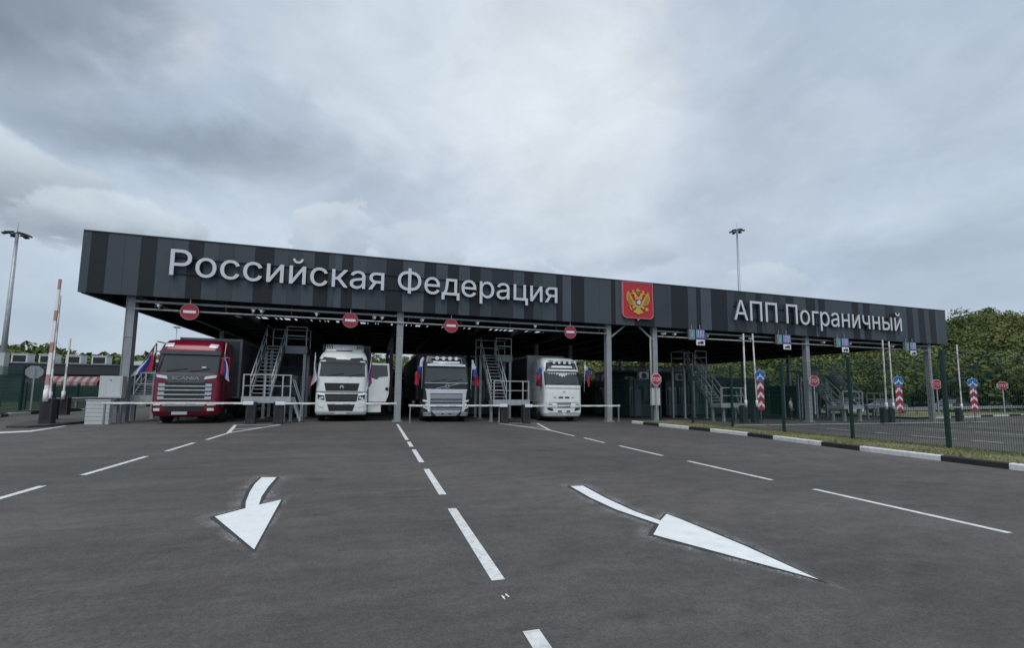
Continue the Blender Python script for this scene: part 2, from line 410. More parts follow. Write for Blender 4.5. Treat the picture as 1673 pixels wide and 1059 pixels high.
# right-hand carriageway beyond the verge
sheet('stop_line', [stripe((20, 21.3), (47, 23.0), .28)], M['line'])
for x, segs in ((24.2, [(8, 10.5), (11.4, 12.4), (12.9, 14.6), (15.5, 16.2), (17.4, 18.7)]), (31.8, [(9, 11.5), (12.2, 13.2), (14.2, 16.1), (17, 18.5)]), (38.6, [(12, 14), (15, 17), (18, 20)])):
    for a, b in segs: sheet('lane_dash', [stripe((x, a), (x, b), .14)], M['line'])

# verge with kerbs
def kx(y): return 14.55 + .55 * math.exp(-((y - 16) / 4.5) ** 2)
def kerb_run(name, pts, hw, hz, pat, mats):
    """pts polyline in xy, hw width to the right side, pattern of lengths"""
    b = MB(); k = 0; acc = 0; L = [Vector(p) for p in pts]
    seg = []
    for p, q in zip(L, L[1:]): seg.append((p, q, (q - p).length))
    tot = sum(s_[2] for s_ in seg)
    def at(t):
        for p, q, l in seg:
            if t <= l: return p + (q - p) * (t / l), (q - p).normalized()
            t -= l
        return L[-1], (L[-1] - L[-2]).normalized()
    t = 0
    while t < tot:
        d = pat[k % 2]; e = min(tot, t + d); sub = max(1, int((e - t) / .6))
        for j in range(sub):
            a, da = at(t + (e - t) * j / sub + (.006 if j == 0 else 0)); c, dc = at(t + (e - t) * (j + 1) / sub)
            na, nc = Vector((da.y, -da.x)), Vector((dc.y, -dc.x))
            ring = lambda p, nn: [(p.x, p.y, gz(p.x) - .05), (p.x, p.y, gz(p.x) + hz - .025), (p.x + nn.x * .025, p.y + nn.y * .025, gz(p.x) + hz), (p.x + nn.x * hw, p.y + nn.y * hw, gz(p.x) + hz), (p.x + nn.x * hw, p.y + nn.y * hw, gz(p.x) - .05)]
            b.loft([ring(a, na), ring(c, nc)], k % 2, False)
        t = e; k += 1
    return tag(b.build(name, mats), kind='structure')
kerb_run('kerb', [(kx(y), y) for y in [23.2 - i * .6 for i in range(40)]][::-1], .16, .15, (1.35, 2.15), [M['kerb_black'], M['kerb_white']])
kerb_run('kerb', [(18.15, y) for y in (24.5, 20, 15, 10, 5, -1)], .13, .13, (3, 3), [M['concrete'], M['concrete']])
v = MB()
yy = [23.2 - i * .6 for i in range(40)]
v.add([p for y in yy for p in ((kx(y) + .15, y, gz(kx(y)) + .12), (16.4, y, gz(16.4) + .15 + .02 * math.sin(y * 2)), (18.03, y, gz(18) + .11))], [f for i in range(len(yy) - 1) for f in ((i * 3, i * 3 + 1, i * 3 + 4, i * 3 + 3), (i * 3 + 1, i * 3 + 2, i * 3 + 5, i * 3 + 4))])
tag(v.build('grass_verge', M['soil']), kind='structure')
def grass(name, n, fx, fz, size):
    b_v = np.zeros((n * 3, 3)); mi = nrs.randint(0, 2, n)
    P = np.array([fx() for _ in range(n)])
    a = nrs.uniform(0, 6.28, n); hgt = nrs.uniform(.5, 1.2, n) * size; w = .012 + .012 * nrs.rand(n)
    z = np.array([fz(x, y) for x, y in P])
    dx, dy = np.cos(a) * w, np.sin(a) * w
    b_v[0::3] = np.stack([P[:, 0] - dx, P[:, 1] - dy, z], 1); b_v[1::3] = np.stack([P[:, 0] + dx, P[:, 1] + dy, z], 1)
    b_v[2::3] = np.stack([P[:, 0] + nrs.normal(0, .04, n), P[:, 1] + nrs.normal(0, .04, n), z + hgt], 1)
    return raw_mesh(name, b_v, 3, mi, [M['grass_a'], M['grass_b']])
def raw_mesh(name, V, k, mi, mats, parent=None):
    me = bpy.data.meshes.new(name); nf = len(V) // k
    me.vertices.add(len(V)); me.vertices.foreach_set('co', V.astype(np.float32).ravel())
    me.loops.add(nf * k); me.loops.foreach_set('vertex_index', np.arange(nf * k, dtype=np.int32))
    me.polygons.add(nf); me.polygons.foreach_set('loop_start', np.arange(0, nf * k, k, dtype=np.int32))
    me.polygons.foreach_set('material_index', np.asarray(mi, dtype=np.int32))
    for m in mats: me.materials.append(m)
    me.update(calc_edges=True)
    o = bpy.data.objects.new(name, me); COL.objects.link(o)
    if parent: o.parent = parent
    return o
def gpt():
    y = 2 + 21 * nrs.rand() ** 1.0; return (kx(y) + .2 + nrs.rand() * (17.95 - kx(y)), y)
tag(grass('verge_grass', 26000, gpt, lambda x, y: gz(x) + .11, .075), kind='stuff')
# ------------------------------------------------------------------ canopy
YF, XL, XR, ZB, ZT, YB = 24.1, -12.78, 45.1, 5.87, 8.68, 51.5
can = empty('border_canopy', (0, 24.5, 0), 'long flat border canopy with dark grey striped fascia on grey steel columns', 'canopy')
def cb(m): # world coords -> local
    m.v = [(x, y - 24.5, z) for x, y, z in m.v]; return m
PB = [-12.78, -12.46, -11.85, -11.2, -10.59, -9.97, -9.35, -8.72, -8.09, -7.45, -6.8, -5.9, -5.05, -4.4, -3.79, -3.19, -2.52, -2.23, -1.87, -1.33, -0.65, -0.0, 0.35, 1.21, 2.35, 2.99, 3.64, 4.26, 4.89, 5.49, 6.17, 7.46, 8.14, 8.7, 9.3, 10.16, 10.56, 11.13, 12.0, 13.03, 13.85, 14.15, 15.5, 16.96, 17.93, 18.26, 19.55, 20.23, 20.58, 21.42, 22.74, 23.37, 24.37, 25.22, 25.71, 26.81, 27.43, 27.94, 28.68, 29.85, 30.74, 31.04, 31.7, 33.0, 34.44, 35.15, 35.6, 36.33, 38.0, 39.02, 40.42, 41.13, 41.78, 42.51, 43.09, 43.84, 44.13, 45.1]
SH = '0100100100 01020104 1 020 1 4 1 0 1 0 1 0 3 0 1 2 0 1 4 1 0 0 1 4 1 0 0 1 0 1 4 1 0 3 0 1 0 3 0 1 0 1 4 1 0 0 1 4 1 0 3 0 1 0 1 0 1 4 0'.replace(' ', '')
ff = MB()
ff.box(XL, XR, YF + .02, YF + .25, ZB + .02, ZT - .01, 5)
for i, (a, b) in enumerate(zip(PB, PB[1:])):
    k = int(SH[i % len(SH)])
    if k == 0 and rnd.random() < .3: k = 2
    ff.box(a + .004, b - .004, YF, YF + .019, ZB, ZT, k)
cb(ff).build('front_fascia', [M['panel%d' % i] for i in range(5)] + [M['seam']], can)
for nm, x0, x1 in (('side_fascia', XL, XL + .2), ('side_fascia', XR - .2, XR)):
    m = MB(); y = YF + .26
    while y < YB - .3:
        w = rnd.choice((.62, 1.24, .9)); m.box(x0, x1, y + .004, min(YB - .26, y + w) - .004, ZB, ZT - .005, rnd.choice((0, 0, 1, 2, 3))); y += w
    cb(m).build(nm, [M['panel%d' % i] for i in range(4)], can)
m = MB(); m.box(XL, XR, YB - .25, YB, ZB, ZT, 0); cb(m).build('rear_fascia', M['panel1'], can)
m = MB(); m.box(XL + .02, XR - .02, YF - .03, YF + .3, ZT, ZT + .05, 0); m.box(XL - .03, XL + .25, YF + .31, YB, ZT + .001, ZT + .05, 0); m.box(XR - .25, XR + .03, YF + .31, YB, ZT + .001, ZT + .05)
cb(m).build('coping', M['beam'], can)
# deck with daylight slots along two seams
m = MB(); z0, z1 = 6.60, 6.63
def strip(y0, y1): m.box(XL + .21, XR - .21, y0, y1, z0, z1, 0)
strip(YF + .26, 33.6); strip(34.5, YB - .26)
for (ya, yb, xa, xb, full) in ((33.6, 34.5, -10.5, 14.3, 1),):
    x = XL + .21
    while x < XR - .21:
        if xa < x < xb:
            w = rnd.choice((.15, .2, .3, .5, .9)); gap = rnd.choice((.08, .14, .2, .35)) if rnd.random() < .7 else .04
        else: w, gap = 3, 0
        w = min(w, XR - .21 - x); m.box(x, x + w, ya, yb, z0 + .01, z1 - .01, 0); x += w + gap
cb(m).build('roof_deck', M['deck'], can)
CX = [-11.0, 1.17, 13.85, 17.2, 30.2, 43.4]
bmb = MB()
for x in CX:
    if x == -11.0: bmb.box(x - .12, x + .12, YF + .3, YB - .3, 6.0, 6.5)
    else: bmb.box(x - .12, x + .12, YF + .3, YB - .3, 6.0, 6.5)
for x in [-7.9, -4.8, -1.8, 4.3, 7.4, 10.6, 20.4, 23.7, 27, 33.4, 36.7, 40]: bmb.box(x - .07, x + .07, YF + .3, YB - .3, 6.2, 6.52)
cb(bmb).build('roof_beams', M['beam'], can)
pur = MB()
y = 26.2
while y < 51:
    pur.box(XL + .3, XR - .3, y - .05, y + .05, 6.42, 6.59) if abs(y - 33.6) > 1.3 else 0; y += 2.1
cb(pur).build('purlins', M['beam'], can)
# soffit edge brackets on the left end
def hcol(x, y, zt, w=.35):
    m = MB(); zg = gz(x); t = .03
    m.box(x - w / 2, x - w / 2 + t, y - w / 2, y + w / 2, zg, zt); m.box(x + w / 2 - t, x + w / 2, y - w / 2, y + w / 2, zg, zt)
    m.box(x - w / 2 + t, x + w / 2 - t, y - w / 2 + .03, y + w / 2 - .03, zg, zt)
    for z in (zg + 1.2, 4.0, zt - .25): m.box(x - w / 2 + t, x + w / 2 - t, y - w / 2 + .01, y + w / 2 - .01, z, z + .06)
    m.box(x - w * .75, x + w * .75, y - w * .75, y + w * .75, zg, zg + .03)
    return cb(m).build('column', M['column'], can)
def bcol(x, y, zt, w=.34):
    m = MB(); zg = gz(x)
    m.box(x - w / 2, x + w / 2, y - w / 2, y + w / 2, zg + .03, zt); m.box(x - w * .8, x + w * .8, y - w * .8, y + w * .8, zg, zg + .03)
    for z in (1.5, 2.6, 4.6): m.box(x - w / 2 - .012, x + w / 2 + .012, y - w / 2 - .012, y + w / 2 + .012, z, z + .05)
    for k in range(4): m.tube([(x + (-1, 1, 1, -1)[k] * w * .62, y + (-1, -1, 1, 1)[k] * w * .62, zg + .03), (x + (-1, 1, 1, -1)[k] * w * .62, y + (-1, -1, 1, 1)[k] * w * .62, zg + .1)], .02, 6)
    return cb(m).build('column', M['column'], can, bevel=.012)
hcol(CX[0], 24.75, 6.5)
for x in CX[1:]: bcol(x, 24.6, 6.5)
for x in CX:
    bcol(x, 37.5, 6.0, .3); bcol(x, 50.6, 6.0, .3)
for a, b in (((13.98, 24.5, 5.1), (15.3, 24.5, 6.1)), ((17.0, 24.5, 5.1), (15.8, 24.5, 6.1))):
    m = MB(); m.bar(a, b, .09); cb(m).build('brace', M['column'], can)
m = MB(); m.tube([(16.85, 24.45, gz(17)), (16.85, 24.45, 5.3)], .06); cb(m).build('drain_pipe', M['column'], can)
for (a, b) in ((-10.8, 13.7), (17.35, 43.2)):
    m = MB(); m.box(a, b, 24.45, 24.53, 5.62, 5.72, 0); cb(m).build('cable_tray', M['galv_dull'], can)
    m = MB(); m.tube([(a, 24.38, 5.30), (b, 24.38, 5.30)], .045, 8); cb(m).build('service_pipe', M['galv'], can)
    x = a + .8
    while x < b:
        m = MB(); m.bar((x, 24.49, 5.3), (x, 24.49, 6.3), .04); x += 2.9; cb(m).build('pipe_hanger', M['beam'], can)

# cameras / floodlights on the service pipe
cam0 = empty('security_camera', (-9.8, 24.36, 5.36), 'x', 'camera', 'cameras on the pipe under the fascia')
m = MB(); m.bar((0, 0, 0), (0, 0, .1), .05); m.build('bracket', M['galv'], cam0)
m = MB(); m.bar((-.02, .12, .15), (.03, -.18, .10), .10, .10); m.build('camera_body', M['white'], cam0, bevel=.02)
m = MB(); m.box(-.08, .1, -.2, .1, .17, .185); m.build('sun_shield', M['white'], cam0)
spots = [(-9.8, 'left of the first no-entry sign'), (-5.9, 'between the first two no-entry signs, nearer the stair'), (-5.5, 'between the first two no-entry signs, second of the pair'), (-3.0, 'just left of the second no-entry sign'), (-.2, 'right of the second no-entry sign'), (.2, 'beside the slim column right of the second no-entry sign'), (2.3, 'left of the third no-entry sign'), (5.4, 'right of the third no-entry sign'), (8.9, 'left of the fourth no-entry sign'), (17.75, 'beside the column under the red coat of arms'), (18.6, 'between the red coat of arms and first lane sign'), (21.1, 'right of the first lane sign'), (24.1, 'left behind the pair of raised white booms'), (24.9, 'right behind the pair of raised white booms'), (28.2, 'right of the second lane sign'), (31.6, 'left of the third lane sign'), (34.2, 'right of the third lane sign'), (38.8, 'left of the fourth lane sign')]
for i, (x, w) in enumerate(spots):
    lab = 'white camera on the pipe, ' + w
    if i == 0: cam0['label'] = lab
    else: dup(cam0, (x, 24.36, 5.36), lab, rz=rnd.uniform(-.5, .5))

# lettering
def lettering(name, txt, x0, x1, zb, cap, label):
    root = empty(name, (x0, YF - .1, zb), label, 'lettering')
    g0, wall = contours(txt); kx_ = (x1 - x0) / (wall[1] - wall[0])
    gp, bp = contours('П'); kz = cap / (bp[3] - bp[2]); barw = contours('|')[1][1]
    for zz in (.12, cap * .72):
        m = MB(); m.box(.15, x1 - x0 - .1, .04, .09, zz - .02, zz + .02); m.build('mounting_rail', M['seam'], root)
    for i, ch in enumerate(txt):
        if ch == ' ': continue
        off = contours(txt[:i] + '|')[1][1] - barw if i else 0
        gr, _ = contours(ch, .002); m = MB()
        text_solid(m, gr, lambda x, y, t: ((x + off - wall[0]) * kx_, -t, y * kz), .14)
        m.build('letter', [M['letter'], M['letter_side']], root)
    return root
lettering('facade_lettering', 'Российская Федерация', -9.32, 10.12, 6.90, 1.23, 'large pale grey letters reading Российская Федерация on the dark fascia')
lettering('facade_lettering', 'АПП Пограничный', 23.1, 39.4, 6.66, 1.38, 'pale grey letters reading АПП Пограничный on the right part of the fascia')

# coat of arms
em = empty('coat_of_arms', (15.66, YF - .16, 6.32), 'red shield with golden double-headed eagle on the dark fascia', 'coat of arms')
sh = [(-1.1, 2.3), (-1.1, .25), (-1.06, .1), (-.95, .02), (-.85, 0), (-.12, 0), (-.05, -.04), (0, -.16), (.05, -.04), (.12, 0), (.85, 0), (.95, .02), (1.06, .1), (1.1, .25), (1.1, 2.3)]
m = MB(); m.prism(sh, lambda u, v, t: (u, t, v), .14, 0, 1); m.build('shield_plate', [M['red'], M['red_edge']], em)
m = MB()
for a, b in zip(sh, sh[1:] + sh[:1]): m.bar((a[0] * .985, -.012, a[1] * .99), (b[0] * .985, -.012, b[1] * .99), .035, .03, 0, (0, 1, 0))
m.build('shield_rim', M['red_edge'], em)
def ez(p): return ((p[0]) / 302, 2.3 - (p[1] - 105) / 373)
def relief(name, polys, mt, y, th=.03, mirror=True, mts=None):
    for s in ((1, -1) if mirror else (1,)):
        m = MB()
        for P in polys:
            Q = [(ez(p)[0] * s, ez(p)[1]) for p in P]
            m.prism(Q, lambda u, v, t: (u, y - t, v), th, 0)
        m.build(name, mt, em)
wing = [(222, 330), (245, 400), (252, 460), (246, 540), (215, 610), (160, 655), (95, 650), (72, 610), (95, 560), (125, 500), (150, 440), (185, 385)]
relief('wing', [wing], M['gold'], -.002)
relief('wing_feathers', [[(225, 400), (234, 470), (226, 540), (196, 600), (150, 630), (112, 615), (130, 560), (160, 500), (190, 440)]], M['gold_dark'], -.033, .008)
relief('feather_ridges', [[(200, 440), (206, 440), (178, 600), (172, 600)], [(218, 440), (224, 440), (205, 575), (199, 580)], [(178, 470), (184, 470), (150, 610), (144, 608)]], M['gold'], -.042, .008)
relief('wing_tips', [[(200, 350), (212, 330), (225, 365), (205, 395)], [(178, 385), (190, 362), (200, 395), (180, 420)], [(160, 420), (168, 392), (180, 425), (160, 455)]], M['gold'], -.036, .012)
relief('neck', [[(0, 540), (0, 470), (35, 425), (50, 380), (78, 350), (112, 345), (140, 365), (158, 398), (128, 392), (105, 398), (92, 420), (80, 470), (60, 540)]], M['gold'], -.034, .02)
relief('small_crown', [[(85, 338), (78, 300), (95, 316), (108, 290), (120, 316), (138, 302), (130, 338)]], M['gold'], -.004, .03)
relief('large_crown', [[(-36, 325), (-46, 280), (-20, 298), (0, 240), (20, 298), (46, 280), (36, 325)]], M['gold'], -.004, .03, False)
relief('ribbon', [[(0, 345), (28, 330), (36, 338), (8, 400), (0, 400)]], M['gold_dark'], -.004, .02)
relief('body', [[(0, 525), (78, 545), (95, 610), (80, 670), (45, 715), (0, 730)]], M['gold'], -.004, .05)
relief('tail', [[(0, 705), (34, 705), (58, 765), (108, 808), (96, 838), (52, 842), (30, 865), (0, 872)]], M['gold'], -.004, .035)
relief('leg', [[(55, 655), (100, 665), (132, 700), (120, 745), (88, 735), (60, 700)]], M['gold'], -.004, .04)
relief('breast_shield', [[(-62, 520), (62, 520), (66, 600), (40, 650), (0, 668), (-40, 650), (-66, 600)]], M['violet'], -.056, .02, False)
relief('rider', [[(-48, 600), (-20, 555), (10, 530), (36, 545), (44, 590), (30, 640), (-8, 640)]], M['f_white'], -.078, .008, False)
relief('orb', [[(150 + 62 * .6 * math.cos(t) + 32, 745 + 40 * math.sin(t)) for t in [i * .5236 for i in range(12)]]], M['gold'], -.004, .04, False)
relief('sceptre', [[(-205, 690), (-188, 680), (-128, 775), (-148, 790)], [(-215, 700), (-185, 655), (-165, 700)]], M['gold'], -.004, .03, False)

# no entry signs
ne = empty('no_entry_sign', (0, 24.2, 5.25), 'x', 'sign', 'no-entry signs hung under the fascia')
m = MB(); m.disc((0, -.03, 0), .385, .03, 32, 0); m.build('sign_disc', M['sign_red'], ne)
m = MB()
for k in range(32):
    a, b = k * math.pi / 16, (k + 1) * math.pi / 16
    m.bar((.375 * math.cos(a), -.035, .375 * math.sin(a)), (.375 * math.cos(b), -.035, .375 * math.sin(b)), .022, .02, 0, (0, 1, 0))
m.build('sign_rim', M['sign_rim'], ne)
m = MB(); m.box(-.26, .26, -.045, -.031, -.065, .065); m.build('white_bar', M['sign_white'], ne, bevel=.006)
m = MB(); m.bar((0, .0, .37), (0, .0, .66), .04); m.bar((0, .05, -.2), (0, .05, .3), .03); m.build('hanger', M['galv_dull'], ne)
for i, (x, l) in enumerate([(-8.50, 'over the lane of the red truck'), (-1.36, 'over the lane of the white truck with open door'), (3.9, 'over the black and silver truck'), (11.1, 'over the white truck beside the emblem column')]):
    lab = 'round red no-entry sign ' + l
    if i: dup(ne, (x, 24.2, 5.25), lab)
    else: ne.location = (x, 24.2, 5.25); ne['label'] = lab
# lane signs with signal beside
ls = empty('lane_sign', (0, 23.95, 5.25), 'x', 'sign', 'blue lane signs under the fascia')
m = MB(); m.box(-.37, .37, 0, .04, -.05, .62); m.build('blue_board', M['sign_navy'], ls, bevel=.01)
m = MB()
for k in range(5): m.box(-.30 + .13 * k, -.25 + .13 * k, -.008, -.001, .04, .55)
m.box(-.02, .02, -.012, -.0081, .08, .5); m.prism([(-.07, .42), (.07, .42), (0, .56)], lambda u, v, t: (u, -.009 - t, v), .006)
m.build('lane_arrows', M['f_white'], ls)
m = MB(); m.box(-.34, .34, 0, .04, -.46, -.08); m.build('truck_plate', M['sign_white'], ls, bevel=.02)
m = MB()
for (a, b, c, d) in ((-.22, -.04, -.34, -.24), (-.02, .22, -.34, -.18)): m.box(a, b, -.012, -.001, c, d)
for x in (-.15, .05, .16): m.disc((x, -.012, -.35), .04, .011, 12)
m.build('truck_symbol', M['black'], ls)
m = MB(); m.bar((0, .06, -.4), (0, .06, .9), .05); m.build('hanger', M['galv_dull'], ls)
tl = empty('lane_signal', (0, 23.98, 5.3), 'x', 'traffic light', 'green lane signals beside the blue lane signs')
m = MB(); m.box(-.22, .22, 0, .2, -.2, .48); m.build('signal_box', M['galv_dull'], tl, bevel=.015)
m = MB(); m.prism([(-.04, .36), (.04, .36), (.04, .12), (.15, .12), (0, -.08), (-.15, .12), (-.04, .12)], lambda u, v, t: (u, -.004 - t, v), .012); m.build('green_arrow', M['lamp_green'], tl)
m = MB(); m.bar((0, .1, .45), (0, .1, .8), .05); m.build('hanger', M['galv_dull'], tl)
for i, (x, l) in enumerate([(20.35, 'nearest the red coat of arms'), (27.72, 'left of the middle STOP column'), (33.33, 'right of the middle STOP column'), (40.67, 'near the right end of the canopy')]):
    lab = 'blue lane sign with white truck plate, ' + l
    lb2 = 'green arrow signal beside the lane sign ' + l
    if i: dup(ls, (x, 23.95, 5.25), lab); dup(tl, (x - .62, 23.98, 5.35), lb2)
    else:
        ls.location = (x, 23.95, 5.25); ls['label'] = lab; tl.location = (x - .62, 23.98, 5.35); tl['label'] = lb2

# STOP signs
def octagon(r): return [(r * math.cos(math.pi / 8 + k * math.pi / 4), r * math.sin(math.pi / 8 + k * math.pi / 4)) for k in range(8)]
st = empty('stop_sign', (0, 0, 0), 'x', 'sign', 'red STOP signs')
m = MB(); m.prism(octagon(.40), lambda u, v, t: (u, t, v), .02); m.build('rim_plate', M['sign_white'], st)
m = MB(); m.prism(octagon(.365), lambda u, v, t: (u, -.008 + t, v), .007); m.build('sign_face', mat('stop_red', (.42, .02, .05), .4, var=.05), st)
flat_text('stop_text', 'STOP', 0, -.013, 0, .62, .25, M['sign_white'], st, .006)
pole = MB(); pole.bar((0, .05, -2.4), (0, .05, .35), .07); po = pole.build('post', M['galv'], st)
def stop(x, y, z, rz, lab, h):
    global first
    r = dup(st, (x, y, z), lab, rz)
    for c in r.children:
        if c.name.startswith('post'): c.scale = (1, 1, 1)
    return r
for i, (x, y, z, rz, lab) in enumerate([(16.95, 24.05, 2.5, .0, 'red STOP sign in front of the column right of the red coat of arms'), (30.1, 24.0, 2.62, -.25, 'red STOP sign on the middle column of the right canopy half'), (43.0, 23.9, 2.55, -.45, 'red STOP sign on the last column at the right end of the canopy'), (55.0, 25.6, 2.62, -.85, 'free-standing red STOP sign on its own post right of the canopy')]):
    if i == 0: st.location = (x, y, z); st.rotation_euler.z = rz; st['label'] = lab
    else: dup(st, (x, y, z), lab, rz)
bs = empty('stop_sign', (-19.35, 33.4, gz(-19) + 2.45), 'grey back of an octagonal sign on a post beside the left fence', 'sign', None, math.pi)
m = MB(); m.prism(octagon(.40), lambda u, v, t: (u, t, v), .02); m.build('sign_plate', M['galv'], bs)
m = MB(); m.bar((0, .0, -2.45), (0, .0, .3), .07); m.build('post', M['galv'], bs)
bs.rotation_euler.z = .5

# keep-side signs with chevron boards
ch = empty('chevron_post', (0, 0, 0), 'x', 'sign', 'chevron posts with blue arrow discs')
m = MB(); m.tube([(0, .04, 0), (0, .04, 3.6)], .035); m.build('post', M['galv'], ch)
m = MB(); m.box(-.25, .25, -.02, .0, .86, 2.74, 0)
for k in range(3):
    z = .98 + k * .61
    m.prism([(-.24, z), (0, z + .24), (.24, z), (.24, z + .22), (0, z + .48), (-.24, z + .22)], lambda u, v, t: (u, -.021 - t, v), .004, 1)
m.build('chevron_board', [mat('chevron_red', (.36, .025, .06), .4, var=.05), M['sign_white']], ch)
m = MB(); m.disc((0, -.03, 3.13), .36, .03, 28); m.build('blue_disc', M['sign_blue'], ch)
m = MB(); m.disc((0, -.024, 3.13), .38, .02, 28); m.build('disc_rim', M['sign_white'], ch)
m = MB()
m.prism([(-.06, 3.16), (0, 3.3), (.06, 3.16), (.2, 3.02), (.25, 3.07), (.27, 2.90), (.10, 2.92), (.15, 2.97), (0, 3.1), (-.15, 2.97), (-.10, 2.92), (-.27, 2.90), (-.25, 3.07), (-.2, 3.02)], lambda u, v, t: (u, -.031 - t, v), .006)
m.build('white_arrow', M['sign_white'], ch)
for i, (x, y, rz, lab) in enumerate([(24.45, 23.3, -.15, 'beside the nearer pair of raised booms'), (37.6, 23.3, -.35, 'beside the farther pair of raised booms'), (47.2, 23.8, -.6, 'on the far island right of the canopy')]):
    lab = 'red and white chevron post with blue disc, ' + lab
    if i == 0: ch.location = (x, y, gz(x)); ch.rotation_euler.z = rz; ch['label'] = lab
    else: dup(ch, (x, y, gz(x)), lab, rz)

# ------------------------------------------------------------------ inspection stair units
def stair_unit(x, y, label, booth_side=1, lower=True, ztop=4.08, run=2.75, group='steel inspection stairs on the lane islands'):
    u = empty('inspection_stair', (x, y, gz(x)), label, 'stair', group); G = M['galv']
    W, D, Z = 2.1, 1.0, 1.22
    m = MB(); m.box(0, W, 0, D, Z - .05, Z); m.box(-.02, W + .02, -.04, -.001, Z - .27, Z + .04); m.box(-.02, .02, .001, D, Z - .26, Z - .051); m.box(W - .02, W + .02, .001, D, Z - .26, Z - .051)
    m.build('lower_platform', G, u)
    m = MB(); ps = [0.03, .95, W * .82, W - .03]
    for px in ps: m.bar((px, .03, Z), (px, .03, Z + 1.08), .06)
    for z in (Z + .55, Z + 1.08): m.bar((0, .03, z), (W, .03, z), .055 if z > 2 else .04)
    for z in (Z + .55, Z + 1.08): m.bar((W - .03, .06, z), (W - .03, D, z), .045)
    m.build('lower_railing', G, u)
    for px, py in ((.45, .3), (W - .3, .1), (.1, D - .1), (W - .1, D - .1)):
        m = MB(); m.bar((px, py, 0), (px, py, Z - .05), .14); m.box(px - .14, px + .14, py - .14, py + .14, 0, .02); m.build('leg', G, u)
    # stair flight
    x0, x1, ya, yb, za, zb = .12, 1.02, D, D + run, Z, ztop
    m = MB()
    for sx in (x0, x1): m.bar((sx, ya, za - .05), (sx, yb, zb - .05), .05, .24)
    m.build('stringers', M['galv_dull'], u)
    m = MB(); n = 14
    for k in range(1, n):
        t = k / n; m.box(x0 + .03, x1 - .03, ya + (yb - ya) * t - .12, ya + (yb - ya) * t + .12, za + (zb - za) * t - .03, za + (zb - za) * t)
    m.build('treads', G, u)
    for sx in (x0 - .02, x1 + .02):
        m = MB()
        for dz in (.5, 1.0): m.bar((sx, ya - (.0 if dz < .9 else .05), za + dz), (sx, yb, zb + dz), .05)
        for k in range(4): t = k / 3; m.bar((sx, ya + (yb - ya) * t, za + (zb - za) * t), (sx, ya + (yb - ya) * t, za + (zb - za) * t + 1.0), .045)
        m.build('stair_handrail', G, u)
    # upper platform
    m = MB(); m.box(x0, W + .1, yb, yb + 1.6, zb - .06, zb); m.box(x1 + .05, W + .12, yb - .05, yb - .001, zb - .42, zb + .02); m.box(W + .07, W + .12, yb, yb + 1.6, zb - .4, zb - .061)
    m.build('upper_platform', M['galv_dull'], u)
    m = MB()
    for px, py in ((x1 + .1, yb), (W + .05, yb), (W + .05, yb + 1.55), (x0, yb + 1.55)): m.bar((px, py, zb), (px, py, zb + 1.15), .05)
    for dz in (.6, 1.12):
        m.bar((x1 + .1, yb, zb + dz), (W + .05, yb, zb + dz), .045); m.bar((W + .05, yb, zb + dz), (W + .05, yb + 1.55, zb + dz), .045); m.bar((x0, yb + 1.55, zb + dz), (W + .05, yb + 1.55, zb + dz), .045); m.bar((x0, yb, zb + dz), (x0, yb + 1.55, zb + dz), .045)
    m.build('upper_railing', G, u)
    for px, py in ((x0, yb + .1), (W, yb + .1), (x0, yb + 1.5), (W, yb + 1.5)):
        m = MB(); m.bar((px, py, 0), (px, py, zb - .06), .15); m.box(px - .16, px + .16, py - .16, py + .16, 0, .025); m.build('leg', G, u)
    if lower:
        m = MB()
        for sy in (.35, D - .12): m.bar((W + .42, sy, .03), (W, sy, Z), .04, .1); m.bar((W + .42, sy, .85), (W, sy, Z + .9), .035); m.bar((W + .42, sy, .05), (W + .42, sy, .85), .035)
        for k in range(1, 5): t = k / 5; m.box(W + .42 * (1 - t) - .09, W + .42 * (1 - t) + .09, .38, D - .15, Z * t - .03, Z * t)
        m.build('access_steps', G, u)
    return u
stair_unit(-11.25, 24.9, 'grey steel stair behind the leftmost column beside the red truck', lower=False, ztop=2.95, run=1.9)
stair_unit(-6.03, 23.9, 'grey steel stair and platform between the red truck and the white truck', lower=True)
stair_unit(6.3, 23.9, 'grey steel stair and platform between the black truck and the right white truck', lower=False)
u = stair_unit(22.4, 24.6, 'grey steel stair behind the nearer pair of raised white booms')
stair_unit(34.2, 25.0, 'grey steel stair right of the middle STOP column', lower=False)
stair_unit(42.0, 28.6, 'far grey steel stair beside the last column at the right end')

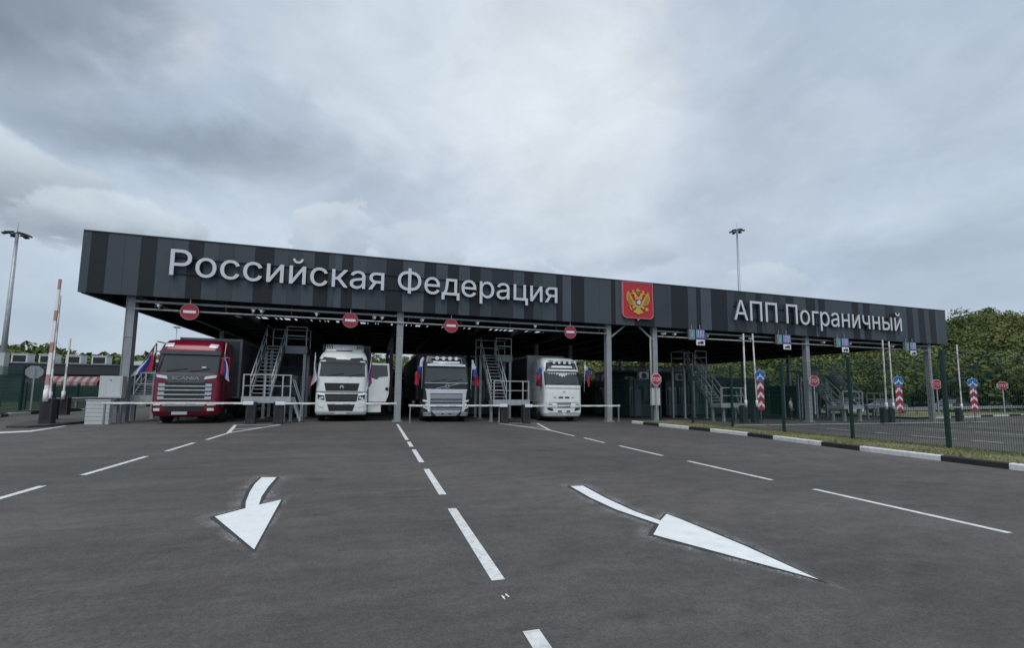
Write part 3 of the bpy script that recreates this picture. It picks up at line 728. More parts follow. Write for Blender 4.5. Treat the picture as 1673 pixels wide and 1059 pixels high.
# ------------------------------------------------------------------ barrier gates
def barrier(x, y, dirn, length, label, raised=False, z=.96, kind='white', rest=True, hz=1.02, lean=0, group='barrier gates at the lane ends'):
    b = empty('barrier_gate', (x, y, gz(x)), label, 'barrier', group)
    m = MB(); m.box(-.2, .2, -.16, .16, .02, hz); m.box(-.23, .23, -.19, .19, 0, .02); m.build('housing', M['housing'], b, bevel=.02)
    m = MB(); m.box(-.12, .12, -.164, -.161, .25, .8); m.build('service_door', M['trim'], b)
    m = MB()
    if raised:
        m.tube([(0, -.22, hz - .12), (0, -.22, hz + .35)], .085, 10); m.build('counterweight', M['boom_white'], b)
        m = MB(); n = max(4, int(length / .42))
        top = Vector((lean, -.22, hz + length)); bot = Vector((0, -.22, hz + .1))
        for k in range(n):
            p = bot.lerp(top, k / n); q = bot.lerp(top, (k + 1) / n)
            if kind == 'red': m.bar(p, q, .13 - .05 * k / n, .06, 1 if k % 3 == 1 else 0, (0, 1, 0))
            elif kind == 'pale': m.bar(p, q, .1, .05, 2 if k % 2 else 0, (0, 1, 0))
            else: m.bar(p, q, .085, .05, 2 if k % 6 == 3 else 0, (0, 1, 0))
    else:
        m.box(-.12 if dirn > 0 else -.3, .3 if dirn > 0 else .12, -.26, -.165, z - .08, z + .08); m.build('boom_clamp', M['boom_white'], b, bevel=.02)
        m = MB(); n = 14
        for k in range(n):
            a = .3 + (length - .3) * k / n; c = .3 + (length - .3) * (k + 1) / n
            m.bar((a * dirn, -.215, z), (c * dirn, -.215, z), .05, .085, 0)
            if k % 2: m.bar((a * dirn, -.215, z - .018), (c * dirn, -.215, z - .018), .056, .04, 2)
    m.build('boom', [M['boom_white'], M['boom_red'], M['boom_pale']], b)
    if rest and not raised:
        m = MB(); m.bar((dirn * length * .985, -.2, 0), (dirn * length * .985, -.2, z - .03), .06)
        m.bar((dirn * length * .985, -.2, z - .06), (dirn * length * .985, -.2, z + .07), .12, .04); m.build('rest_post', M['galv_dull'] if 1 else 0, b)
    return b
barrier(-5.45, 23.3, -1, 5.55, 'lowered barrier boom in front of the red truck with dark housing on its right')
barrier(-4.3, 23.3, 1, 5.35, 'lowered barrier boom in front of the white truck with its door open')
barrier(6.75, 23.3, -1, 5.1, 'lowered barrier boom in front of the black and silver truck')
barrier(8.0, 23.3, 1, 5.75, 'lowered barrier boom in front of the right white truck')
barrier(-12.75, 23.0, 1, 4.95, 'raised red and white barrier boom on the dark island at left', True, kind='red', hz=1.1, lean=.06)
barrier(-17.0, 32, 1, 3.4, 'thin raised barrier boom behind the dark island at left', True, hz=1.0, lean=.05)
barrier(-14.4, 26.2, 1, 4.9, 'pale solid boom standing in for motion blur, left of the red and white boom', True, kind='pale', hz=1.0, lean=-.02)  # solid pale arm built in place of a moving boom's blurred ghost
for x, y, lab, ln, lean in [(22.98, 23.3, 'raised white barrier boom left of the nearer blue arrow disc, left of the pair', 4.7, .02), (24.2, 23.6, 'raised white barrier boom touching the nearer blue arrow disc, right of the pair', 4.8, -.12), (36.0, 23.4, 'raised white barrier boom left of the farther blue arrow disc, left of the pair', 5.0, .06), (37.2, 23.7, 'raised white barrier boom beside the farther blue arrow disc, right of the pair', 5.0, .0), (44.6, 23.5, 'single raised white barrier boom right of the canopy end', 5.1, .04)]:
    barrier(x, y, 1, ln, lab, True, lean=lean, hz=1.15)

isl = MB(); isl.prism([(-13.5, 22.3), (-13.3, 21.8), (-12.6, 21.7), (-12.25, 22.2), (-12.25, 26.6), (-15.1, 26.8)], lambda u, v, t: (u, v, gz(u) - .02 + t), .1)
tag(isl.build('kerb_island', M['concrete_dark']), kind='structure')

# ------------------------------------------------------------------ cabinets
cabn = empty('electrical_cabinet', (-11.2, 24.0, gz(-11)), 'white electrical cabinet raised on a frame in front of the leftmost column', 'cabinet')
m = MB(); m.box(-.42, .42, 0, .38, 1.12, 2.1); m.build('cabinet_body', M['cabinet'], cabn, bevel=.015)
m = MB(); m.box(-.37, .37, -.015, -.001, 1.17, 2.05); m.build('cabinet_door', M['cabinet'], cabn)
m = MB(); m.prism([(-.05, 1.88), (.05, 1.88), (0, 1.97)], lambda u, v, t: (u, -.017 - t, v), .003); m.build('warning_mark', M['galv_dull'], cabn)
for sx in (-.36, .36):
    m = MB(); m.bar((sx, .2, 0), (sx, .2, 1.12), .07); m.build('leg', M['galv_dull'], cabn)
blk = empty('barrier_block', (-11.35, 23.5, gz(-11)), 'white ribbed block standing below the white cabinet at the leftmost column', 'block')
m = MB()
for k in range(6): m.box(-.42 + .0 * k, .42, 0, .3, .17 * k, .17 * k + .155, 0); m.box(-.40, .40, .02, .28, .17 * k + .155, .17 * k + .17, 0)
m.build('block_body', M['cabinet'], blk, bevel=.012)
m = MB(); m.box(-.44, .44, -.02, .32, 1.02, 1.06); m.build('block_cap', M['cabinet'], blk)
c2 = empty('electrical_cabinet', (17.0, 24.2, gz(17)), 'white cabinet fixed to the column below the STOP sign by the emblem', 'cabinet')
m = MB(); m.box(-.28, .32, 0, .2, 1.05, 2.15); m.build('cabinet_body', M['cabinet'], c2, bevel=.012)
m = MB(); m.box(-.25, .29, -.012, -.001, 1.08, 1.6); m.box(-.25, .29, -.012, -.001, 1.62, 2.12); m.build('cabinet_door', M['cabinet'], c2)
rod = empty('ground_pole', (-12.05, 23.6, gz(-12) + .06), 'dark pole lying on the asphalt left of the white ribbed block', 'pole')
m = MB(); m.tube([(-.75, -.55, 0), (.35, .5, .02)], .05, 8); m.build('pole_tube', M['black'], rod)

# ------------------------------------------------------------------ mesh fences
def mesh_fence(P, Q, h, panel, label, name='mesh_fence', dz=.05, post=.08, z0=.1, wire=.006):
    P, Q = Vector(P), Vector(Q); L = (Q - P).length; d = (Q - P) / L; n = max(1, round(L / panel))
    f = empty(name, (P.x, P.y, 0), label, 'fence')
    for i in range(n + 1):
        p = d * (L * i / n); zg = gz(P.x + p.x)
        m = MB(); m.box(p.x - post / 2, p.x + post / 2, p.y - post / 2, p.y + post / 2, zg + z0 - .1, zg + h + .08); m.box(p.x - post * .6, p.x + post * .6, p.y - post * .6, p.y + post * .6, zg + h + .08, zg + h + .1)
        m.build('post', M['fence_post'], f)
        if i == n: break
        q = d * (L * (i + 1) / n); zq = gz(P.x + q.x); m = MB(); k = int((q - p).length / dz)
        for j in range(k):
            t = (j + .5) / k; x = p.lerp(q, t); zz = zg + (zq - zg) * t
            m.bar((x.x, x.y, zz + z0), (x.x, x.y, zz + h), wire)
        nz = int(h / .2)
        for j in range(nz + 1):
            z = z0 + (h - z0) * j / nz; m.bar((p.x, p.y, zg + z), (q.x, q.y, zq + z), .008)
        m.build('mesh_panel', M['fence'], f)
    return f
mesh_fence((17.3, .6), (17.3, 21.2), 3.15, 2.94, 'tall green wire mesh fence along the grass verge', post=.095, z0=.2)
mesh_fence((17.6, 24.6), (17.6, 48.6), 2.9, 3.0, 'green mesh fence running back under the canopy behind the emblem column', post=.1)
mesh_fence((-19.3, 25.5), (-19.95, 33.6), 2.7, 2.7, 'dark green mesh fence along the left kerb', post=.12, wire=.010)
mesh_fence((-20.3, 34.5), (-20.9, 63), 1.75, 2.5, 'second dark green mesh fence nearer the striped awning', post=.1, wire=.012)
kerb_run('kerb', [(-19.2, 64), (-19.2, 46), (-19.1, 38), (-18.9, 31), (-17.6, 27.5), (-17.2, 20)], -.16, .15, (2.1, 1.4), [M['kerb_white'], M['kerb_black']])
v = MB(); v.add([(-19.36, 64, .3), (-19.36, 36, .3), (-19.0, 31, .29), (-17.9, 27, .28), (-17.4, 20, .27), (-60, 20, .3), (-60, 64, .3)], [tuple(range(7))]); tag(v.build('left_verge', M['hill']), kind='structure')
kerb_run('kerb', [(46, 27.2), (52, 27.0), (60, 27.0), (75, 26.0)], -.16, .16, (1.8, 2.4), [M['kerb_black'], M['kerb_white']])
v = MB(); v.add([(x, y, gz(x) + .14) for x, y in ((46, 27.4), (60, 27.2), (75, 26.2), (110, 26), (110, 60), (46, 60))], [tuple(range(6))]); tag(v.build('right_verge', M['soil']), kind='structure')
def guard(P, Q, label):
    P, Q = Vector(P), Vector(Q); L = (Q - P).length; d = (Q - P) / L
    f = empty('guardrail', (P.x, P.y, 0), label, 'guardrail'); m = MB(); a = Vector((d.y, -d.x))
    prof = [(0, .48), (.05, .52), (.05, .57), (0, .61), (0, .65), (.05, .69), (.05, .74), (0, .78)]
    rings = []
    for e in (Vector((0, 0)), Q - P): rings.append([(e.x + a.x * u, e.y + a.y * u, gz(P.x + e.x) + .12 + w) for u, w in prof] + [(e.x + a.x * (u - .02), e.y + a.y * (u - .02), gz(P.x + e.x) + .12 + w) for u, w in reversed(prof)])
    m.loft(rings, 0, False); m.build('rail', M['galv'], f)
    for i in range(int(L / 2) + 1):
        p = d * (i * 2); m = MB(); m.bar((p.x - a.x * .08, p.y - a.y * .08, gz(P.x + p.x)), (p.x - a.x * .08, p.y - a.y * .08, gz(P.x + p.x) + .85), .1, .08); m.build('post', M['galv_dull'], f)
guard((-19.6, 36), (-18.2, 66), 'galvanised guardrail along the left kerb behind the raised booms')
guard((46, 30.5), (90, 31.5), 'galvanised guardrail beyond the right end of the canopy')
# ------------------------------------------------------------------ trucks
class Cab:
    """rounded cab body: levels (z, half width, front y, corner radius, back y)"""
    def __init__(s, levels): s.L = levels
    def at(s, z):
        L = s.L
        if z <= L[0][0]: return L[0][1:]
        for a, b in zip(L, L[1:]):
            if z <= b[0]:
                t = (z - a[0]) / (b[0] - a[0]); return tuple(p + (q - p) * t for p, q in zip(a[1:], b[1:]))
        return L[-1][1:]
    def fy(s, x, z):
        w, yf, r, yb = s.at(z); x = abs(x); fl = w - r; b = .09
        if x <= fl: return yf + b * (x / w) ** 2
        y0 = yf + b * (fl / w) ** 2; k = min(r, x - fl)
        return y0 + r - math.sqrt(max(0, r * r - k * k))
    def ring(s, z):
        w, yf, r, yb = s.at(z); p = []
        X = [-w] + [-(w - r) - r * math.sin(a) for a in (1.35, 1.1, .8, .5, .2)] + [(w - r) * t for t in (-1, -.6, -.2, .2, .6, 1)] + [(w - r) + r * math.sin(a) for a in (.2, .5, .8, 1.1, 1.35)] + [w]
        for x in X: p.append((x, s.fy(x, z), z))
        p += [(w, yb - .08, z), (w - .08, yb, z), (-w + .08, yb, z), (-w, yb - .08, z)]
        return p
    def body(s, name, z0, z1, mt, par, n=24, closed=True):
        m = MB(); zs = sorted(set([z0 + (z1 - z0) * i / n for i in range(n + 1)] + [l[0] for l in s.L if z0 < l[0] < z1]))
        m.loft([s.ring(z) for z in zs], 0, True); return m.build(name, mt, par)
    def panel(s, m, tl, tr, br, bl, off=.012, th=.03, k=0, nx=12, nz=6):
        """curved panel patch on the front skin; corners given as (x, z)"""
        def fn(d):
            def f(u, v):
                x = (bl[0] + (br[0] - bl[0]) * u) * (1 - v) + (tl[0] + (tr[0] - tl[0]) * u) * v
                z = (bl[1] + (br[1] - bl[1]) * u) * (1 - v) + (tl[1] + (tr[1] - tl[1]) * u) * v
                return (x, s.fy(x, z) - d, z)
            return f
        f, bk = fn(off), fn(off - th)
        m.grid(f, nx, nz, k)
        edge = [(i / nx, 0) for i in range(nx)] + [(1, j / nz) for j in range(nz)] + [(1 - i / nx, 1) for i in range(nx)] + [(0, 1 - j / nz) for j in range(nz)]
        n = len(edge); m.add([f(*e) for e in edge] + [bk(*e) for e in edge], [(i, (i + 1) % n, n + (i + 1) % n, n + i) for i in range(n)], k)
        return m
    def P(s, name, quads, mt, par, off=.012, th=.03, nx=12, nz=5):
        m = MB()
        for q in quads: s.panel(m, *q, off=off, th=th, nx=nx, nz=nz)
        return m.build(name, mt, par)
def sq(hw, z0, z1, hw0=None):
    hw0 = hw if hw0 is None else hw0
    return ((-hw, z1), (hw, z1), (hw0, z0), (-hw0, z0))
def side(s, x0, x1, z0, z1, dx=0, dz=0):
    a, b = s * x0, s * x1
    q = ((a + s * dx, z1), (b + s * dx, z1 + dz), (b, z0 + dz), (a, z0))
    return q if s > 0 else (q[1], q[0], q[3], q[2])

def wheels(t, cab_w=1.22, pos=(1.42,), r=.5):
    for y in pos:
        for s_ in (-1, 1):
            w = MB(); w.wheel((s_ * (cab_w - .17), y, r), r, .32); wo = w.build('wheel', M['rubber'], t)
            m = MB(); rings = []
            for px, pr in ((.155, .30), (.12, .27), (.10, .16), (.16, .12), (.17, .02)): rings.append([(s_ * (cab_w - .17 + px), y + pr * math.cos(a * math.pi / 10), r + pr * math.sin(a * math.pi / 10)) for a in range(20)])
            m.loft(rings); m.build('rim', M['rim'], wo)
def trailer(t, mt, frame, y0=2.9, L=13.4, top=4.0, w=1.27, front=None):
    m = MB(); m.box(-w, w, y0, y0 + L, 1.15, top); tr = m.build('trailer', front or mt, t, bevel=.02)
    for s_ in (-1, 1):
        m = MB()
        x = s_ * w; m.box(min(x, x + s_ * .012), max(x, x + s_ * .012), y0 + .15, y0 + L - .05, 1.2, top - .12)
        m.build('side_curtain', mt, tr)
    m = MB()
    for s_ in (-1, 1):
        m.box(s_ * w - .05, s_ * w + .05, y0 - .03, y0 + .14, 1.1, top + .02); m.box(s_ * w - .02, s_ * w + .02, y0 + .15, y0 + L, top - .11, top + .015); m.box(s_ * w - .02, s_ * w + .02, y0 + .15, y0 + L, 1.06, 1.19)
    m.box(-w + .06, w - .06, y0 - .025, y0 + .05, top - .1, top + .02); m.box(-w + .06, w - .06, y0 - .025, y0 + .05, 1.1, 1.2)
    m.build('trailer_frame', frame, tr)
    m = MB(); m.box(-.45, .45, y0 + .6, y0 + L - .3, .85, 1.14); m.box(-1.1, -.9, y0 + 2.2, y0 + 2.35, .1, 1.14); m.box(.9, 1.1, y0 + 2.2, y0 + 2.35, .1, 1.14)
    for s_ in (-1, 1): m.box(s_ * w - .03, s_ * w + .03, y0 + 3, y0 + 8, .5, .62); m.box(s_ * w - .03, s_ * w + .03, y0 + 3, y0 + 8, .8, .9)
    m.build('chassis', M['chassis'], tr)
    for k in range(3):
        for s_ in (-1, 1):
            w_ = MB(); w_.wheel((s_ * (w - .2), y0 + L - 4.4 + 1.31 * k, .5), .5, .38); w_.build('wheel', M['rubber'], tr)
    return tr
def side_windows(c, t, z0=2.15, z1=2.95, y0=.62, y1=1.5):
    for s_ in (-1, 1):
        wa, wb = c.at(z0)[0], c.at(z1)[0]; m = MB()
        q = [(s_ * (wa + .004), y0 + .05, z0), (s_ * (wa + .004), y1, z0), (s_ * (wb + .004), y1, z1), (s_ * (wb + .004), y0 + .25, z1)]
        m.add(q + [(x + s_ * .012, y, z) for x, y, z in q], [(0, 1, 2, 3), (4, 5, 6, 7), (0, 1, 5, 4), (1, 2, 6, 5), (2, 3, 7, 6), (3, 0, 4, 7)]); m.build('side_window', M['glass'], t)
def mirrors(t, x, z0, z1, y, mt):
    for s_ in (-1, 1):
        m = MB(); m.box(s_ * x - .11, s_ * x + .11, y, y + .16, z0, z1); m.bar((s_ * (x - .3), y + .12, z1 - .06), (s_ * x, y + .1, z1 - .06), .05); m.bar((s_ * (x - .3), y + .12, z0 + .08), (s_ * x, y + .1, z0 + .08), .05)
        m.build('mirror', mt, t, bevel=.03)
def underside(t, mt=None):
    m = MB(); m.box(-.5, .5, .5, 7.5, .55, 1.0); m.box(-1.18, 1.18, .95, 2.1, 1.02, 1.2); m.box(-1.05, -.5, 2.2, 3.6, .45, 1.0); m.box(.5, 1.05, 2.2, 3.6, .45, 1.0); m.box(-1.0, 1.0, .6, .75, .28, .6)
    m.build('chassis', M['chassis'], t)
    for y in (5.0,):
        for s_ in (-1, 1):
            w = MB(); w.wheel((s_ * .95, y, .5), .5, .55); w.build('wheel', M['rubber'], t)
def wipers(c, t, zb, xs=(-.75, .1)):
    m = MB()
    for x in xs:
        pts = [(x + .75 * u, c.fy(x + .75 * u, zb + .05 + .12 * u) - .035, zb + .05 + .12 * u) for u in (0, .5, 1)]
        m.tube(pts, .014, 6)
    m.build('wiper', M['trim'], t)

def truck_red(x, y):
    t = empty('articulated_truck', (x, y, gz(x)), 'dark red lorry with silver grille bars towing a grey box trailer', 'truck')
    c = Cab([(.34, 1.18, .10, .30, .95), (.55, 1.25, .0, .34, .95), (1.05, 1.25, .0, .34, 2.3), (2.2, 1.24, .06, .34, 2.3), (3.12, 1.21, .30, .32, 2.3), (3.3, 1.2, .30, .32, 2.3), (3.55, 1.17, .42, .34, 2.3), (3.80, 1.08, .72, .36, 2.3), (3.88, .96, 1.1, .36, 2.3)])
    c.body('bumper', .34, 1.04, M['p_red'], t, 10); c.body('cab', 1.045, 3.88, M['p_red'], t)
    c.P('windscreen', [sq(1.10, 2.32, 3.12, 1.14)], M['glass'], t, .008, .03, 18, 8)
    m = MB(); m.box(.55, .72, .0, .004, 0, 0.08); 
    c.P('screen_sticker', [((.52, 2.58), (.68, 2.58), (.68, 2.52), (.52, 2.52))], M['plate'], t, .016, .01, 2, 2)
    c.P('sun_visor', [sq(1.13, 3.13, 3.3, 1.15)], M['p_grey'], t, .10, .11, 18, 3)
    c.P('screen_surround', [((-1.21, 3.12), (-1.10, 3.12), (-1.14, 2.3), (-1.23, 2.3)), ((1.10, 3.12), (1.21, 3.12), (1.23, 2.3), (1.14, 2.3))], M['trim'], t, .012, .03)
    for s_ in (-1, 1):
        m = MB()
        c.panel(m, *side(s_, .66, .98, 3.48, 3.66, .02, -.02), off=.03, th=.05)
        m.build('roof_lamp', M['lens'], t)
    c.P('nose_panel', [sq(1.16, 1.84, 2.29, .62)], M['p_grey'], t, .02, .03, 16, 5)
    flat_text('badge', 'SCANIA', 0, c.fy(0, 2.05) - .034, 2.04, 1.0, .15, M['chrome'], t, .02)
    for s_ in (-1, 1):
        m = MB()
        c.panel(m, *side(s_, .66, 1.08, 2.0, 2.13, .05, .07), off=.026, th=.04)
        m.build('headlight', M['lens'], t)
    c.P('grille', [sq(1.0, 1.02, 1.86, .92)], M['trim'], t, .014, .03, 14, 5)
    c.P('grille_bar', [sq(.97, z, z + .05, .96) for z in (1.66, 1.48, 1.28, 1.08)], M['chrome'], t, .045, .05, 14, 2)
    for s_ in (-1, 1):
        m = MB()
        for z in (1.70, 1.52, 1.32, 1.12): c.panel(m, *side(s_, .74, .98, z, z + .10), off=.036, th=.04)
        m.build('grille_end', M['chrome'], t)
    c.P('lower_bar', [sq(.80, .80, .87, .76), sq(.82, .92, .99, .80)], M['chrome'], t, .03, .04)
    c.P('intake', [sq(.72, .55, .77, .66)], M['trim'], t, .012, .03)
    for s_ in (-1, 1):
        m = MB()
        c.panel(m, *side(s_, .84, 1.14, .82, .92), off=.02, th=.03); c.panel(m, *side(s_, .86, 1.1, .58, .70), off=.02, th=.03)
        m.build('fog_lamp', M['lens'], t)
    m = MB(); m.box(-.40, .16, -.05, -.03, .42, .55); m.build('number_plate', M['plate'], t)
    mirrors(t, 1.42, 2.35, 3.05, .34, M['p_red']); wipers(c, t, 2.3); side_windows(c, t); c.P('panel_gap', [sq(1.2, 1.03, 1.05, 1.2)], M['trim'], t, .006, .02); wheels(t); underside(t)
    trailer(t, M['tarp_grey'], M['galv_dull'], 3.0, 13.4, 4.16, 1.28, M['tarp_grey'])
    return t
def truck_door(x, y):
    t = empty('articulated_truck', (x, y, gz(x)), 'white lorry with its right-hand door standing open and striped roof deflector', 'truck')
    c = Cab([(.33, 1.20, .08, .22, .95), (.5, 1.25, .0, .25, .95), (1.05, 1.25, .0, .25, 2.3), (1.42, 1.24, .02, .25, 2.3), (2.2, 1.22, .05, .25, 2.3), (2.9, 1.18, .22, .25, 2.3), (3.15, 1.16, .3, .26, 2.3), (3.35, 1.08, .45, .3, 2.3), (3.5, .98, .7, .3, 2.3)])
    c.body('bumper', .33, 1.41, M['p_white'], t, 10); c.body('cab', 1.425, 3.5, M['p_white'], t)
    d = Cab([(3.45, .98, .75, .12, 1.9), (3.86, .94, 1.0, .12, 1.9)]); d.body('roof_deflector', 3.45, 3.86, M['silver'], t, 3)
    m = MB(); d.panel(m, *sq(.40, 3.50, 3.57), off=.012); m.build('deflector_slot', M['trim'], t)
    for s_ in (-1, 1):
        m = MB()
        for k in range(3): a = .58 + .11 * k; d.panel(m, *side(s_, a, a + .05, 3.66, 3.84, .06), off=.012, nx=2, nz=2)
        m.build('deflector_stripes', M['trim'], t)
    c.P('sun_visor', [((-1.14, 3.05), (1.14, 3.05), (1.16, 2.92), (-1.16, 2.92)), ((-.95, 3.17), (-.35, 3.12), (-.35, 3.06), (-.98, 3.06)), ((.35, 3.12), (.95, 3.17), (.98, 3.06), (.35, 3.06))], M['trim'], t, .13, .14, 16, 3)
    for s_ in (-1, 1):
        m = MB()
        c.panel(m, *side(s_, .82, 1.1, 2.93, 2.99), off=.15, th=.03)
        m.build('marker_lamp', M['lens'], t)
    c.P('windscreen', [sq(1.06, 2.2, 2.88, 1.10)], M['glass'], t, .008, .03, 18, 8); wipers(c, t, 2.18, (-.7, .3))
    c.P('upper_grille', [sq(.84, 1.50, 1.88, .76)], M['trim'], t, .014, .03)
    m = MB(); m.prism([(-.1, 1.63), (-.1, 1.7), (-.06, 1.77), (.06, 1.77), (.1, 1.7), (.1, 1.63), (.04, 1.63), (.04, 1.69), (-.04, 1.69), (-.04, 1.63)], lambda u, v, tt: (u, c.fy(0, 1.7) - .02 - tt, v), .02); m.build('badge', M['chrome'], t)
    c.P('lower_grille', [sq(.80, .98, 1.36, .72)], M['trim'], t, .014, .03)
    c.P('grille_bar', [sq(.76, z, z + .03, .75) for z in (1.08, 1.2)], M['p_grey'], t, .03, .03)
    c.P('intake', [sq(.66, .52, .84, .56)], M['trim'], t, .012, .03)
    for s_ in (-1, 1):
        m = MB()
        c.panel(m, *side(s_, .80, 1.12, 1.05, 1.26, .02, .06), off=.016, th=.03)
        m.build('headlight', M['trim'], t)
    for s_ in (-1, 1):
        m = MB()
        for xx, zz in ((.90, 1.17), (1.0, 1.14)): m.disc((s_ * xx, c.fy(xx, zz) - .03 - .004 * (xx > .95), zz), .055, .02, 12)
        m.build('headlight_lens', M['lens'], t); m = MB(); c.panel(m, *side(s_, .84, 1.08, .68, .76, 0, .06), off=.018, th=.03)
        m.build('fog_lamp', M['lens'], t)
    m = MB(); m.box(-.28, .28, -.035, -.012, .38, .49); m.build('number_plate', M['silver'], t)
    # open door, hinged at the front right pillar and swung square to the cab
    dp = [(1.30, .95), (2.18, .95), (2.32, 1.3), (2.36, 2.2), (2.30, 2.93), (1.34, 2.93), (1.28, 2.2)]
    m = MB(); m.prism(dp, lambda u, v, tt: (u, .42 + (u - 1.3) * .12 + tt, v), .09); dr = m.build('open_door', M['p_white'], t, bevel=.02)
    m = MB(); m.prism([(1.42, 2.18), (1.70, 2.10), (1.80, 2.22), (2.26, 2.28), (2.2, 2.84), (1.42, 2.84)], lambda u, v, tt: (u, .405 + (u - 1.3) * .12 + tt, v), .012); m.build('door_window', M['glass'], dr)
    m = MB(); m.disc((2.22, .51, 1.62), .09, .02, 12); m.build('door_speaker', M['trim'], dr)
    m = MB(); m.box(1.27, 1.95, .62, 1.0, .42, .95); m.build('step_well', M['p_white'], t, bevel=.02)
    m = MB(); m.box(-1.42, -1.24, .36, .5, 2.2, 2.85); m.build('mirror', M['trim'], t, bevel=.03)
    c.P('panel_gap', [sq(1.2, 1.40, 1.425, 1.2)], M['trim'], t, .006, .02); side_windows(c, t)
    wheels(t); underside(t); trailer(t, M['tarp_dark'], M['tarp_grey'], 3.0, 13.0, 4.0, 1.25)
    return t
def volvo_like(t, paint, roof_top=3.62):
    c = Cab([(.3, 1.18, .08, .26, .95), (.5, 1.25, .0, .26, .95), (1.05, 1.25, .0, .25, 2.3), (1.7, 1.25, .02, .24, 2.3), (2.05, 1.25, .06, .22, 2.3), (2.85, 1.22, .30, .22, 2.3), (3.1, 1.21, .36, .24, 2.3), (3.45, 1.16, .50, .28, 2.3), (roof_top - .08, 1.08, .75, .3, 2.3), (roof_top, .98, 1.0, .3, 2.3)])
    c.body('bumper', .3, 1.04, paint[0], t, 10); c.body('cab', 1.045, roof_top, paint[1], t)
    c.P('windscreen', [sq(1.06, 2.06, 2.84, 1.12)], M['glass'], t, .008, .03, 18, 8)
    return c
def light_frame(t, z0, z1, hw, y, lamps=4):
    m = MB(); m.tube([(-hw, y + .1, z0 - .1), (-hw, y, z0), (-hw * .98, y + .1, z1), (hw * .98, y + .1, z1), (hw, y, z0), (hw, y + .1, z0 - .1)], .035, 8); m.tube([(-hw, y, z0), (hw, y, z0)], .035, 8); fr = m.build('lamp_bar', M['chrome'], t)
    for k in range(lamps):
        m = MB(); m.disc((-hw * .62 + 1.24 * hw * k / (lamps - 1), y - .02, (z0 + z1) / 2 + .12), .10, .1, 16, 1, 0); m.build('spot_lamp', [M['trim'], M['lens']], fr)
def truck_black(x, y):
    t = empty('articulated_truck', (x, y, gz(x)), 'black lorry with wide silver grille and lamp bar towing a dark trailer', 'truck')
    c = volvo_like(t, (M['p_grey'], M['p_black']))
    c.P('roof_hatch', [sq(.72, 3.22, 3.42, .8)], M['trim'], t, .02, .03)
    light_frame(t, 3.05, 3.34, .82, .28)
    c.P('light_panel', [sq(.7, 3.08, 3.16, .7)], M['lens'], t, .10, .05, 8, 2)
    c.P('sun_visor', [sq(1.0, 2.90, 3.02, 1.02)], M['silver'], t, .14, .15, 16, 3)
    c.P('nose_strip', [sq(1.13, 2.0, 2.035, 1.13)], M['chrome'], t, .02, .03)
    m = MB(); m.bar((-.55, c.fy(.5, 1.72) - .02, 1.73), (.62, c.fy(.5, 1.98) - .02, 1.98), .03, .035, 0, (0, 1, 0))
    for k in range(16):
        a, b = k * math.pi / 8, (k + 1) * math.pi / 8
        m.bar((.02 + .10 * math.cos(a), c.fy(0, 1.85) - .03, 1.855 + .10 * math.sin(a)), (.02 + .10 * math.cos(b), c.fy(0, 1.85) - .03, 1.855 + .10 * math.sin(b)), .03, .03, 0, (0, 1, 0))
    m.build('badge', M['chrome'], t); flat_text('badge_text', 'VOLVO', .02, c.fy(0, 1.85) - .045, 1.855, .16, .04, M['chrome'], t, .01)
    c.P('grille_surround', [((-1.12, 1.70), (1.12, 1.70), (.98, 1.48), (-.98, 1.48)), ((-1.06, 1.60), (-.86, 1.60), (-.80, .42), (-.98, .95)), ((.86, 1.60), (1.06, 1.60), (.98, .95), (.80, .42))], M['silver'], t, .03, .04)
    c.P('grille', [sq(.88, .62, 1.49, .76)], M['grille_grey'], t, .014, .03, 10, 10)
    c.P('grille_gap', [sq(.86, z, z + .055, .84) for z in (1.45, 1.14, .98, .74)], M['trim'], t, .022, .02)
    c.P('grille_slat', [sq(.80, z, z + .025, .80) for z in (1.22, 1.28, 1.34, 1.40)], M['chrome'], t, .028, .02)
    for s_ in (-1, 1):
        m = MB()
        c.panel(m, *side(s_, .84, 1.16, .52, 1.06, .10, .08), off=.014, th=.03)
        m.build('headlight', M['trim'], t)
    for s_ in (-1, 1):
        m = MB()
        c.panel(m, *side(s_, .90, 1.2, 1.02, 1.12, .02, .04), off=.03, th=.03); c.panel(m, *side(s_, .84, .94, .54, .98, .14), off=.024, th=.03); c.panel(m, *side(s_, .98, 1.18, .66, .74, .0, .08), off=.024, th=.03); c.panel(m, *side(s_, .84, 1.18, .44, .5), off=.024, th=.03)
        m.build('daytime_lamp', M['lens'], t)
    c.P('lower_bumper', [sq(.78, .32, .60, .52)], M['silver'], t, .03, .04)
    c.P('tow_slot', [((-.26, .45), (-.12, .45), (-.12, .39), (-.26, .39)), ((.12, .45), (.26, .45), (.26, .39), (.12, .39))], M['trim'], t, .036, .02, 2, 2)
    for s_ in (-1, 1):
        m = MB()
        c.panel(m, *side(s_, .76, 1.16, .32, .42), off=.02, th=.03)
        m.build('bumper_corner', M['silver'], t)
    mirrors(t, 1.40, 2.2, 2.85, .42, M['p_black']); wipers(c, t, 2.04); side_windows(c, t, 2.05, 2.85); wheels(t); underside(t)
    trailer(t, M['tarp_green'], M['tarp_dark'], 3.0, 13.4, 3.72, 1.28)
    return t
